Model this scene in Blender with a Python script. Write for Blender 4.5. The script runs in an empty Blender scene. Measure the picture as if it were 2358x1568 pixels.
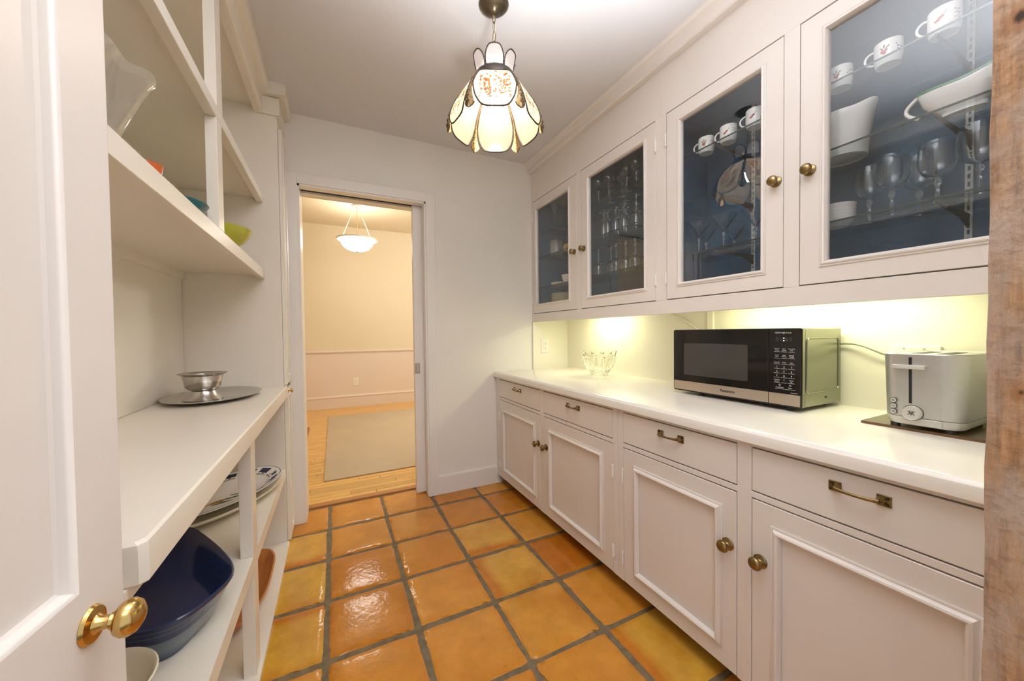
import bpy, bmesh, math, random
from mathutils import Vector, Matrix
random.seed(7)
PI = math.pi
SC = bpy.context.scene
COL = SC.collection

# ------------------------------------------------------------------ camera
cam_d = bpy.data.cameras.new('camera')
cam = bpy.data.objects.new('camera', cam_d)
COL.objects.link(cam)
SC.camera = cam
F_PX, YAW, PITCH, ROLL = 836.35, math.radians(-26.07), math.radians(-1.227), math.radians(-0.668)
f0 = Vector((-math.sin(YAW), math.cos(YAW), 0))
fw = f0 * math.cos(PITCH) + Vector((0, 0, math.sin(PITCH)))
rt = Vector((math.cos(YAW), math.sin(YAW), 0))
up = rt.cross(fw)
r2 = rt * math.cos(ROLL) + up * math.sin(ROLL)
u2 = r2.cross(fw)
M = Matrix((r2, u2, -fw)).transposed().to_4x4()
M.translation = Vector((0, 0, 1.2087))
cam.matrix_world = M
cam_d.sensor_fit = 'HORIZONTAL'
cam_d.sensor_width = 36.0
cam_d.lens = 36.0 * F_PX / 2358.0
cam_d.clip_start = 0.02

# ------------------------------------------------------------------ world, exposure, room lights
SC.view_settings.view_transform = 'Standard'
SC.view_settings.look = 'None'
SC.view_settings.gamma = 1.0
SC.view_settings.exposure = 0.80
SC.view_settings.use_curve_mapping = False
W = bpy.data.worlds.new('world'); SC.world = W
W.use_nodes = True
bg = W.node_tree.nodes['Background']
bg.inputs[0].default_value = (0.90, 0.94, 1.0, 1)
bg.inputs[1].default_value = 0.55
SC.cycles.transparent_max_bounces = 64
SC.cycles.max_bounces = 16
SC.cycles.diffuse_bounces = 10
SC.cycles.glossy_bounces = 8
SC.cycles.transmission_bounces = 24
SC.cycles.max_bounces = 28
SC.cycles.sample_clamp_indirect = 6.0

def lamp(name, kind, loc, energy, color, rot=None, **kw):
    d = bpy.data.lights.new(name, kind)
    d.energy = energy; d.color = color
    for k, v in kw.items(): setattr(d, k, v)
    o = bpy.data.objects.new(name, d); COL.objects.link(o); o.location = loc
    if rot: o.rotation_euler = rot
    return o
PEND = (0.637, 1.44)
BULB = 130.0                                  # the pendant's own bulb
# added fill light behind the camera, shining in through the wide opening
lamp('kitchen_fill_light', 'AREA', (0.25, -0.5, 2.44), 6.0, (1.0, 0.96, 0.92), rot=(math.radians(22), 0, 0), shape='RECTANGLE', size=1.3, size_y=0.6)
# the photographer's flash, bounced off the ceiling
fd_ = Vector((0.08, 0.42, 1.05)).normalized()
lamp('bounce_flash', 'SPOT', (0.42, -0.12, 1.50), 430.0, (0.955, 0.97, 1.0), rot=fd_.to_track_quat('-Z', 'Y').to_euler(), spot_size=math.radians(84), spot_blend=1.0, shadow_soft_size=0.22)
# fluorescent tubes under the glass cabinets
lamp('tube_light', 'AREA', (1.70, 2.08, 1.355), 1.65, (0.985, 1.0, 0.63), shape='RECTANGLE', size=0.06, size_y=0.36)
lamp('tube_light', 'AREA', (1.70, 0.80, 1.355), 2.15, (0.985, 1.0, 0.63), shape='RECTANGLE', size=0.06, size_y=0.70)
# added fill for the dining room, out of view and without a fitting
lamp('dining_fill_light', 'POINT', (2.2, 4.6, 2.4), 50.0, (1.0, 0.97, 0.92), shadow_soft_size=0.20)

# ------------------------------------------------------------------ materials
def nt(m): return m.node_tree.nodes, m.node_tree.links
def pbsdf(name, col, rough=0.5, metal=0.0, **kw):
    m = bpy.data.materials.new(name); m.use_nodes = True
    b = m.node_tree.nodes['Principled BSDF']
    b.inputs['Base Color'].default_value = (*col, 1)
    b.inputs['Roughness'].default_value = rough
    b.inputs['Metallic'].default_value = metal
    for k, v in kw.items(): b.inputs[k].default_value = v
    return m
def add_noise(m, scale=20.0, amount=0.06, bump=0.0, bscale=None, coords='Object', stretch=None, dark=0.85):
    """soft colour mottling and fine relief"""
    N, L = nt(m); b = N['Principled BSDF']
    tc = N.new('ShaderNodeTexCoord'); src = tc.outputs[coords]
    if stretch:
        mp = N.new('ShaderNodeMapping'); mp.inputs['Scale'].default_value = stretch
        L.new(src, mp.inputs[0]); src = mp.outputs[0]
    nz = N.new('ShaderNodeTexNoise'); nz.inputs['Scale'].default_value = scale; nz.inputs['Detail'].default_value = 5
    L.new(src, nz.inputs['Vector'])
    base = tuple(b.inputs['Base Color'].default_value)
    mx = N.new('ShaderNodeMix'); mx.data_type = 'RGBA'
    mx.inputs[6].default_value = base
    mx.inputs[7].default_value = (base[0] * dark, base[1] * dark, base[2] * dark, 1)
    mr = N.new('ShaderNodeMapRange'); mr.inputs[1].default_value = 0.35; mr.inputs[2].default_value = 0.7
    mr.inputs[4].default_value = amount / 0.06 * 0.5 if amount < 0.12 else 1.0
    L.new(nz.outputs[0], mr.inputs[0]); L.new(mr.outputs[0], mx.inputs[0]); L.new(mx.outputs[2], b.inputs['Base Color'])
    if bump:
        n2 = N.new('ShaderNodeTexNoise'); n2.inputs['Scale'].default_value = bscale or scale * 6; n2.inputs['Detail'].default_value = 3
        L.new(src, n2.inputs['Vector'])
        bp = N.new('ShaderNodeBump'); bp.inputs['Strength'].default_value = bump; bp.inputs['Distance'].default_value = 0.002
        L.new(n2.outputs[0], bp.inputs['Height']); L.new(bp.outputs[0], b.inputs['Normal'])
    return m

MT = {}
MT['cab'] = add_noise(pbsdf('cream_gloss_paint', (0.74, 0.69, 0.645), 0.33), 3.0, 0.03, 0.08, 60)
MT['wall'] = add_noise(pbsdf('white_wall_paint', (0.785, 0.765, 0.715), 0.6), 2.5, 0.02, 0.10, 120)
MT['ceil'] = add_noise(pbsdf('white_ceiling_paint', (0.685, 0.685, 0.71), 0.8), 2.0, 0.02, 0.06, 90)
MT['trimw'] = add_noise(pbsdf('white_trim_paint', (0.79, 0.765, 0.73), 0.32), 3.0, 0.02, 0.06, 70)
MT['shelfp'] = add_noise(pbsdf('white_shelf_paint', (0.79, 0.745, 0.66), 0.30), 3.0, 0.03, 0.07, 60)
MT['counter'] = add_noise(pbsdf('glossy_cream_worktop', (0.80, 0.765, 0.70), 0.09), 2.0, 0.02)
MT['niche'] = add_noise(pbsdf('cream_niche_paint', (0.80, 0.765, 0.66), 0.45), 3.0, 0.03, 0.08, 80)
MT['blue'] = add_noise(pbsdf('blue_cabinet_lining', (0.088, 0.172, 0.285), 0.5), 4.0, 0.05)
MT['dark'] = pbsdf('dark_gap', (0.03, 0.026, 0.022), 0.8)
MT['brass'] = add_noise(pbsdf('aged_brass', (0.33, 0.235, 0.105), 0.30, 1.0), 60.0, 0.2, dark=0.55)
MT['brassb'] = add_noise(pbsdf('bright_brass', (0.66, 0.44, 0.16), 0.20, 1.0), 40.0, 0.06, dark=0.7)
MT['steel'] = add_noise(pbsdf('brushed_steel', (0.60, 0.58, 0.54), 0.24, 1.0), 30.0, 0.05, stretch=(1, 1, 30))
MT['chrome'] = pbsdf('chrome', (0.72, 0.72, 0.70), 0.12, 1.0)
MT['canopy'] = add_noise(pbsdf('dull_bronze_canopy', (0.17, 0.135, 0.085), 0.38, 0.9), 60.0, 0.1, dark=0.6)
MT['bronze'] = add_noise(pbsdf('dark_bronze', (0.075, 0.062, 0.052), 0.38, 0.85), 120.0, 0.1, 0.5, 260)
MT['gold'] = add_noise(pbsdf('gold_filigree', (0.27, 0.18, 0.085), 0.38, 0.9), 120.0, 0.2, 0.6, 260, dark=0.4)
MT['black'] = pbsdf('black_glass_front', (0.008, 0.008, 0.007), 0.06)
MT['plasticb'] = pbsdf('black_plastic', (0.02, 0.02, 0.02), 0.4)
MT['white_ceramic'] = pbsdf('white_ceramic', (0.82, 0.80, 0.78), 0.14)
MT['cream_ceramic'] = pbsdf('cream_ceramic', (0.80, 0.75, 0.60), 0.18)
MT['plaster'] = pbsdf('white_plastic', (0.82, 0.79, 0.72), 0.35)
MT['ink'] = pbsdf('black_print', (0.015, 0.015, 0.016), 0.5)
MT['print_w'] = pbsdf('white_print', (0.75, 0.75, 0.75), 0.5)
MT['print_r'] = pbsdf('red_print', (0.42, 0.07, 0.035), 0.4)
MT['print_g'] = pbsdf('green_print', (0.17, 0.21, 0.07), 0.4)
MT['print_b'] = pbsdf('blue_print', (0.028, 0.04, 0.10), 0.3)
MT['greenband'] = pbsdf('green_glaze_band', (0.04, 0.22, 0.08), 0.2)
MT['print_o'] = pbsdf('ochre_print', (0.62, 0.38, 0.08), 0.4)
MT['bracket'] = pbsdf('grey_steel_bracket', (0.16, 0.17, 0.17), 0.4, 0.3)
MT['stemsolid'] = pbsdf('clear_stem_crystal', (0.98, 0.99, 0.99), 0.0)
MT['stemsolid'].node_tree.nodes['Principled BSDF'].inputs['Transmission Weight'].default_value = 1.0
MT['cord'] = pbsdf('grey_cord', (0.30, 0.30, 0.25), 0.45)
MT['rope'] = pbsdf('lamp_cord', (0.70, 0.58, 0.40), 0.7)
MT['greyplastic'] = pbsdf('grey_plastic', (0.45, 0.45, 0.43), 0.4)

def thin_glass(name, tint=(1, 1, 1), ior=1.5, body=0.0, bodycol=(0.8, 0.85, 0.85), rough=0.0):
    m = bpy.data.materials.new(name); m.use_nodes = True
    N, L = nt(m); N.clear()
    out = N.new('ShaderNodeOutputMaterial'); tr = N.new('ShaderNodeBsdfTransparent'); gl = N.new('ShaderNodeBsdfGlossy')
    tr.inputs[0].default_value = (*tint, 1); gl.inputs['Roughness'].default_value = rough
    fr = N.new('ShaderNodeFresnel')
    ge = N.new('ShaderNodeNewGeometry'); io = N.new('ShaderNodeMix'); io.inputs[2].default_value = ior; io.inputs[3].default_value = 1.0 / ior   # same thin-sheet reflectance from both sides
    L.new(ge.outputs['Backfacing'], io.inputs[0]); L.new(io.outputs[0], fr.inputs[0])
    mx = N.new('ShaderNodeMixShader')
    L.new(fr.outputs[0], mx.inputs[0]); L.new(tr.outputs[0], mx.inputs[1]); L.new(gl.outputs[0], mx.inputs[2])
    last = mx
    if body:
        df = N.new('ShaderNodeBsdfDiffuse'); df.inputs[0].default_value = (*bodycol, 1)
        m2 = N.new('ShaderNodeMixShader'); m2.inputs[0].default_value = body
        L.new(mx.outputs[0], m2.inputs[1]); L.new(df.outputs[0], m2.inputs[2]); last = m2
    L.new(last.outputs[0], out.inputs[0])
    return m
MT['pane'] = thin_glass('window_glass', (0.97, 0.98, 0.98), 1.64)
MT['shelfglass'] = thin_glass('shelf_glass', (0.955, 0.98, 0.97), 1.4)
MT['shelfedge'] = pbsdf('green_glass_edge', (0.012, 0.036, 0.032), 0.35)
MT['stemglass'] = thin_glass('clear_stemware', (0.975, 0.98, 0.98), 1.7, 0.012)
MT['bowlglass'] = thin_glass('clear_pressed_glass', (0.98, 0.98, 0.97), 1.8, 0.10, (0.9, 0.9, 0.88))
MT['solidglass'] = pbsdf('clear_solid_glass', (0.97, 0.97, 0.93), 0.02)
MT['solidglass'].node_tree.nodes['Principled BSDF'].inputs['Transmission Weight'].default_value = 1.0
MT['solidglass'].node_tree.nodes['Principled BSDF'].inputs['IOR'].default_value = 1.42

# slag glass of the pendant: light passes through it
def slag(name, col, col2, scale):
    m = bpy.data.materials.new(name); m.use_nodes = True
    N, L = nt(m); N.clear()
    out = N.new('ShaderNodeOutputMaterial')
    tc = N.new('ShaderNodeTexCoord'); mp = N.new('ShaderNodeMapping'); mp.inputs['Scale'].default_value = (1, 1, 0.2)
    nz = N.new('ShaderNodeTexNoise'); nz.inputs['Scale'].default_value = scale; nz.inputs['Detail'].default_value = 4
    L.new(tc.outputs['Object'], mp.inputs[0]); L.new(mp.outputs[0], nz.inputs['Vector'])
    mx = N.new('ShaderNodeMix'); mx.data_type = 'RGBA'; mx.inputs[6].default_value = (*col, 1); mx.inputs[7].default_value = (*col2, 1)
    L.new(nz.outputs[0], mx.inputs[0])
    t = N.new('ShaderNodeBsdfTranslucent'); d = N.new('ShaderNodeBsdfDiffuse'); g = N.new('ShaderNodeBsdfGlossy'); g.inputs['Roughness'].default_value = 0.1
    L.new(mx.outputs[2], t.inputs[0]); L.new(mx.outputs[2], d.inputs[0])
    a = N.new('ShaderNodeMixShader'); a.inputs[0].default_value = 0.55
    L.new(d.outputs[0], a.inputs[1]); L.new(t.outputs[0], a.inputs[2])
    b = N.new('ShaderNodeMixShader'); b.inputs[0].default_value = 0.05
    L.new(a.outputs[0], b.inputs[1]); L.new(g.outputs[0], b.inputs[2])
    L.new(b.outputs[0], out.inputs[0])
    return m
MT['slag'] = slag('cream_slag_glass', (0.92, 0.82, 0.58), (0.80, 0.66, 0.40), 14)
MT['slagw'] = slag('white_slag_glass', (0.92, 0.88, 0.86), (0.86, 0.80, 0.78), 10)
MT['slagp'] = slag('painted_panel_glass', (0.52, 0.44, 0.345), (0.46, 0.38, 0.28), 20)
MT['scene_print'] = slag('orange_painted_scene', (0.50, 0.27, 0.12), (0.42, 0.19, 0.07), 60)
def emit(name, col, s):
    m = bpy.data.materials.new(name); m.use_nodes = True
    N, L = nt(m); b = N['Principled BSDF']
    b.inputs['Base Color'].default_value = (*col, 1)
    b.inputs['Emission Color'].default_value = (*col, 1); b.inputs['Emission Strength'].default_value = s
    return m
MT['bulb'] = emit('lit_bulb', (1.0, 0.88, 0.73), BULB)
MT['litbowl'] = emit('lit_bowl_glass', (1.0, 0.95, 0.86), 6.0)
MT['tube'] = emit('lit_tube', (1.0, 0.96, 0.6), 4.0)
MT['led'] = emit('lit_clock_dots', (0.75, 0.85, 1.0), 2.0)

# wood
def wood(name, c1, c2, scale=6.0, stretch=(1, 14, 1), rough=0.5, bump=0.2, knots=False, objrand=0.0):
    m = bpy.data.materials.new(name); m.use_nodes = True
    N, L = nt(m); b = N['Principled BSDF']; b.inputs['Roughness'].default_value = rough
    tc = N.new('ShaderNodeTexCoord'); mp = N.new('ShaderNodeMapping'); mp.inputs['Scale'].default_value = stretch
    L.new(tc.outputs['Object'], mp.inputs[0])
    nz = N.new('ShaderNodeTexNoise'); nz.inputs['Scale'].default_value = scale; nz.inputs['Detail'].default_value = 8; nz.inputs['Roughness'].default_value = 0.65
    L.new(mp.outputs[0], nz.inputs['Vector'])
    cr = N.new('ShaderNodeValToRGB'); cr.color_ramp.elements[0].position = 0.3; cr.color_ramp.elements[1].position = 0.7
    cr.color_ramp.elements[0].color = (*c2, 1); cr.color_ramp.elements[1].color = (*c1, 1)
    L.new(nz.outputs[0], cr.inputs[0]); col = cr.outputs[0]
    if knots:
        vo = N.new('ShaderNodeTexVoronoi'); vo.inputs['Scale'].default_value = 2.3
        mp2 = N.new('ShaderNodeMapping'); mp2.inputs['Scale'].default_value = (1.6, 1.6, 0.9); L.new(tc.outputs['Object'], mp2.inputs[0]); L.new(mp2.outputs[0], vo.inputs['Vector'])
        r2_ = N.new('ShaderNodeMapRange'); r2_.inputs[1].default_value = 0.05; r2_.inputs[2].default_value = 0.16; r2_.inputs[3].default_value = 0.85; r2_.inputs[4].default_value = 0
        L.new(vo.outputs['Distance'], r2_.inputs[0])
        mx = N.new('ShaderNodeMix'); mx.data_type = 'RGBA'; L.new(r2_.outputs[0], mx.inputs[0]); L.new(col, mx.inputs[6]); mx.inputs[7].default_value = (0.06, 0.028, 0.012, 1)
        n3 = N.new('ShaderNodeTexNoise'); n3.inputs['Scale'].default_value = 3.0; L.new(tc.outputs['Object'], n3.inputs['Vector'])
        mx2 = N.new('ShaderNodeMix'); mx2.data_type = 'RGBA'; mr = N.new('ShaderNodeMapRange'); mr.inputs[1].default_value = 0.45; mr.inputs[2].default_value = 0.68; mr.inputs[4].default_value = 0.55
        L.new(n3.outputs[0], mr.inputs[0]); L.new(mr.outputs[0], mx2.inputs[0]); L.new(mx.outputs[2], mx2.inputs[6]); mx2.inputs[7].default_value = (0.40, 0.30, 0.22, 1)
        col = mx2.outputs[2]
    if objrand:
        oi = N.new('ShaderNodeObjectInfo'); hs = N.new('ShaderNodeHueSaturation')
        mr2 = N.new('ShaderNodeMapRange'); mr2.inputs[3].default_value = 1 - objrand; mr2.inputs[4].default_value = 1 + objrand
        L.new(oi.outputs['Random'], mr2.inputs[0]); L.new(mr2.outputs[0], hs.inputs['Value']); L.new(col, hs.inputs['Color']); col = hs.outputs[0]
    L.new(col, b.inputs['Base Color'])
    bp = N.new('ShaderNodeBump'); bp.inputs['Strength'].default_value = bump; bp.inputs['Distance'].default_value = 0.004
    L.new(nz.outputs[0], bp.inputs['Height']); L.new(bp.outputs[0], b.inputs['Normal'])
    return m
def sawn_post():
    m = bpy.data.materials.new('rough_sawn_pine'); m.use_nodes = True
    N, L = nt(m); b = N['Principled BSDF']; b.inputs['Roughness'].default_value = 0.85
    tc = N.new('ShaderNodeTexCoord')
    def noise(scale, stretch, detail=6, rough=0.6):
        mp = N.new('ShaderNodeMapping'); mp.inputs['Scale'].default_value = stretch; L.new(tc.outputs['Object'], mp.inputs[0])
        n = N.new('ShaderNodeTexNoise'); n.inputs['Scale'].default_value = scale; n.inputs['Detail'].default_value = detail; n.inputs['Roughness'].default_value = rough
        L.new(mp.outputs[0], n.inputs['Vector']); return n.outputs[0]
    def ramp(src, stops):
        cr = N.new('ShaderNodeValToRGB'); el = cr.color_ramp.elements
        el[0].position, el[0].color = stops[0][0], (*stops[0][1], 1); el[1].position, el[1].color = stops[-1][0], (*stops[-1][1], 1)
        for p_, c in stops[1:-1]:
            e = el.new(p_); e.color = (*c, 1)
        L.new(src, cr.inputs[0]); return cr.outputs[0]
    def mix(fac, a, bb):
        x = N.new('ShaderNodeMix'); x.data_type = 'RGBA'; L.new(fac, x.inputs[0])
        for s, v in ((6, a), (7, bb)):
            if isinstance(v, tuple): x.inputs[s].default_value = (*v, 1)
            else: L.new(v, x.inputs[s])
        return x.outputs[2]
    def rng(src, a, c, lo=0.0, hi=1.0):
        r = N.new('ShaderNodeMapRange'); r.inputs[1].default_value = a; r.inputs[2].default_value = c; r.inputs[3].default_value = lo; r.inputs[4].default_value = hi
        L.new(src, r.inputs[0]); return r.outputs[0]
    grain = noise(16, (6, 6, 0.5), 8, 0.7)
    col = ramp(grain, [(0.28, (0.12, 0.058, 0.027)), (0.48, (0.37, 0.195, 0.090)), (0.70, (0.56, 0.32, 0.15))])
    grey = noise(5, (1.5, 1.5, 0.7), 6, 0.7)
    col = mix(rng(grey, 0.42, 0.60, 0, 0.85), col, (0.44, 0.345, 0.28))
    fine = noise(55, (1.2, 1.2, 1.6), 4, 0.6)
    col = mix(rng(fine, 0.50, 0.72, 0, 0.45), col, (0.16, 0.08, 0.04))
    for k in KNOTS:
        sb = N.new('ShaderNodeVectorMath'); sb.operation = 'SUBTRACT'; sb.inputs[1].default_value = k[:3]; L.new(tc.outputs['Object'], sb.inputs[0])
        mp = N.new('ShaderNodeVectorMath'); mp.operation = 'MULTIPLY'; mp.inputs[1].default_value = (0, 1.0, 0.75); L.new(sb.outputs[0], mp.inputs[0])
        ln = N.new('ShaderNodeVectorMath'); ln.operation = 'LENGTH'; L.new(mp.outputs[0], ln.inputs[0])
        ad = N.new('ShaderNodeMath'); ad.operation = 'MULTIPLY_ADD'; ad.inputs[1].default_value = 0.012; L.new(grain, ad.inputs[0]); L.new(ln.outputs['Value'], ad.inputs[2])
        col = mix(rng(ad.outputs[0], k[3] * 1.0, k[3] * 2.1, 0.75, 0), col, (0.30, 0.12, 0.035))
        col = mix(rng(ad.outputs[0], k[3] * 0.75, k[3] * 1.1, 0.95, 0), col, (0.035, 0.018, 0.010))
    L.new(col, b.inputs['Base Color'])
    bp = N.new('ShaderNodeBump'); bp.inputs['Strength'].default_value = 0.8; bp.inputs['Distance'].default_value = 0.003
    L.new(fine, bp.inputs['Height'])
    b2 = N.new('ShaderNodeBump'); b2.inputs['Strength'].default_value = 0.6; b2.inputs['Distance'].default_value = 0.004
    L.new(grain, b2.inputs['Height']); L.new(bp.outputs[0], b2.inputs['Normal']); L.new(b2.outputs[0], b.inputs['Normal'])
    return m
KNOTS = [(-0.076, 0.068, 1.607, 0.012), (-0.076, 0.062, 1.123, 0.009), (-0.076, 0.069, 0.813, 0.003)]      # in the post's own space
MT['post'] = sawn_post()
MT['maple'] = wood('maple_strip', (0.74, 0.47, 0.16), (0.60, 0.33, 0.09), 5.0, (1.2, 14, 1), 0.22, 0.05, objrand=0.16)
MT['sill'] = wood('stained_threshold', (0.50, 0.22, 0.06), (0.38, 0.15, 0.035), 5.0, (1.2, 14, 1), 0.3, 0.05)
MT['traywood'] = wood('teak_wood', (0.58, 0.24, 0.075), (0.42, 0.15, 0.04), 8.0, (6, 1, 6), 0.35, 0.08)
MT['board'] = wood('dark_board', (0.16, 0.13, 0.07), (0.10, 0.075, 0.04), 5.0, (6, 1, 6), 0.15, 0.02)
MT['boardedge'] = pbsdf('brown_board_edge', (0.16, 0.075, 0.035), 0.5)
MT['grout'] = add_noise(pbsdf('grey_grout', (0.205, 0.155, 0.085), 0.6), 30.0, 0.2, 0.5, 120, dark=0.6)
MT['rug'] = add_noise(pbsdf('beige_rug', (0.56, 0.47, 0.34), 0.95), 3.0, 0.06, 0.7, 500, dark=0.88)
MT['dinwall'] = add_noise(pbsdf('tan_wall_paint', (0.73, 0.66, 0.50), 0.7), 2.0, 0.02)
MT['dinwains'] = add_noise(pbsdf('pale_wainscot_paint', (0.74, 0.655, 0.585), 0.6), 2.0, 0.02)
MT['ventwood'] = pbsdf('brown_wood_plate', (0.30, 0.13, 0.05), 0.4)

# terracotta: object colour is the body of the tile, the 'border' attribute its redder edge band
def terracotta():
    m = bpy.data.materials.new('saltillo_tile'); m.use_nodes = True
    N, L = nt(m); b = N['Principled BSDF']
    oi = N.new('ShaderNodeObjectInfo'); at = N.new('ShaderNodeAttribute'); at.attribute_name = 'border'
    tc = N.new('ShaderNodeTexCoord')
    nz = N.new('ShaderNodeTexNoise'); nz.inputs['Scale'].default_value = 5.0; nz.inputs['Detail'].default_value = 6; nz.noise_dimensions = '4D'
    L.new(tc.outputs['Object'], nz.inputs['Vector'])
    mw = N.new('ShaderNodeMath'); mw.operation = 'MULTIPLY'; mw.inputs[1].default_value = 40
    L.new(oi.outputs['Random'], mw.inputs[0]); L.new(mw.outputs[0], nz.inputs['W'])
    ad = N.new('ShaderNodeMath'); ad.operation = 'MULTIPLY_ADD'; ad.inputs[1].default_value = 1.5; ad.inputs[2].default_value = -0.68
    L.new(nz.outputs[0], ad.inputs[0])
    sm = N.new('ShaderNodeMath'); sm.operation = 'ADD'; L.new(ad.outputs[0], sm.inputs[0]); L.new(at.outputs['Fac'], sm.inputs[1])
    mr = N.new('ShaderNodeMapRange'); mr.inputs[1].default_value = 0.0; mr.inputs[2].default_value = 0.7
    L.new(sm.outputs[0], mr.inputs[0])
    mx = N.new('ShaderNodeMix'); mx.data_type = 'RGBA'; mx.inputs[7].default_value = (0.56, 0.205, 0.035, 1)
    L.new(mr.outputs[0], mx.inputs[0]); L.new(oi.outputs['Color'], mx.inputs[6])
    # dark pits and scuffs
    n2 = N.new('ShaderNodeTexNoise'); n2.inputs['Scale'].default_value = 26.0; n2.inputs['Detail'].default_value = 5; n2.noise_dimensions = '4D'
    L.new(tc.outputs['Object'], n2.inputs['Vector']); L.new(mw.outputs[0], n2.inputs['W'])
    m2 = N.new('ShaderNodeMapRange'); m2.inputs[1].default_value = 0.66; m2.inputs[2].default_value = 0.80; m2.inputs[4].default_value = 0.6
    L.new(n2.outputs[0], m2.inputs[0])
    mx2 = N.new('ShaderNodeMix'); mx2.data_type = 'RGBA'; mx2.inputs[7].default_value = (0.16, 0.07, 0.02, 1)
    L.new(m2.outputs[0], mx2.inputs[0]); L.new(mx.outputs[2], mx2.inputs[6])
    n4 = N.new('ShaderNodeTexNoise'); n4.inputs['Scale'].default_value = 9.0; n4.inputs['Detail'].default_value = 7; n4.inputs['Roughness'].default_value = 0.7; n4.noise_dimensions = '4D'
    L.new(tc.outputs['Object'], n4.inputs['Vector']); L.new(mw.outputs[0], n4.inputs['W'])
    m4 = N.new('ShaderNodeMapRange'); m4.inputs[1].default_value = 0.3; m4.inputs[2].default_value = 0.7; m4.inputs[3].default_value = 0.75; m4.inputs[4].default_value = 1.04
    L.new(n4.outputs[0], m4.inputs[0])
    hs = N.new('ShaderNodeHueSaturation'); hs.inputs['Saturation'].default_value = 1.04; L.new(m4.outputs[0], hs.inputs['Value']); L.new(mx2.outputs[2], hs.inputs['Color']); L.new(hs.outputs[0], b.inputs['Base Color'])
    b.inputs['Roughness'].default_value = 0.11
    n3 = N.new('ShaderNodeTexNoise'); n3.inputs['Scale'].default_value = 40.0; n3.inputs['Detail'].default_value = 3
    L.new(tc.outputs['Object'], n3.inputs['Vector'])
    bp = N.new('ShaderNodeBump'); bp.inputs['Strength'].default_value = 0.33; bp.inputs['Distance'].default_value = 0.003
    L.new(n3.outputs[0], bp.inputs['Height']); L.new(bp.outputs[0], b.inputs['Normal'])
    return m
MT['tile'] = terracotta()

def navy():
    m = pbsdf('navy_glaze', (0.012, 0.022, 0.075), 0.10)
    N, L = nt(m); b = N['Principled BSDF']
    at = N.new('ShaderNodeAttribute'); at.attribute_name = 'border'
    mx = N.new('ShaderNodeMix'); mx.data_type = 'RGBA'
    mx.inputs[6].default_value = (0.022, 0.034, 0.10, 1); mx.inputs[7].default_value = (0.16, 0.20, 0.24, 1)
    L.new(at.outputs['Fac'], mx.inputs[0]); L.new(mx.outputs[2], b.inputs['Base Color'])
    return m
MT['navy'] = navy()
MT['navyi'] = pbsdf('navy_glaze_inside', (0.020, 0.036, 0.115), 0.12)
MT['teal'] = pbsdf('teal_glaze', (0.02, 0.14, 0.17), 0.25)
MT['lime'] = pbsdf('lime_glaze', (0.42, 0.42, 0.05), 0.22)
MT['orange'] = pbsdf('orange_glaze', (0.55, 0.12, 0.03), 0.25)
MT['mwside'] = add_noise(pbsdf('steel_side_panel', (0.30, 0.30, 0.22), 0.25, 0.9), 10, 0.03)
MT['mwstrip'] = add_noise(pbsdf('pinkish_steel_strip', (0.62, 0.53, 0.44), 0.30, 0.9), 30, 0.04, stretch=(1, 1, 30))
MT['mwwin'] = pbsdf('oven_window_mesh', (0.055, 0.052, 0.048), 0.10)
MT['toaster'] = add_noise(pbsdf('satin_silver', (0.60, 0.60, 0.59), 0.38, 0.85), 60, 0.03)
MT['toasterp'] = pbsdf('silver_plastic_plinth', (0.62, 0.61, 0.57), 0.35, 0.3)

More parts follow.
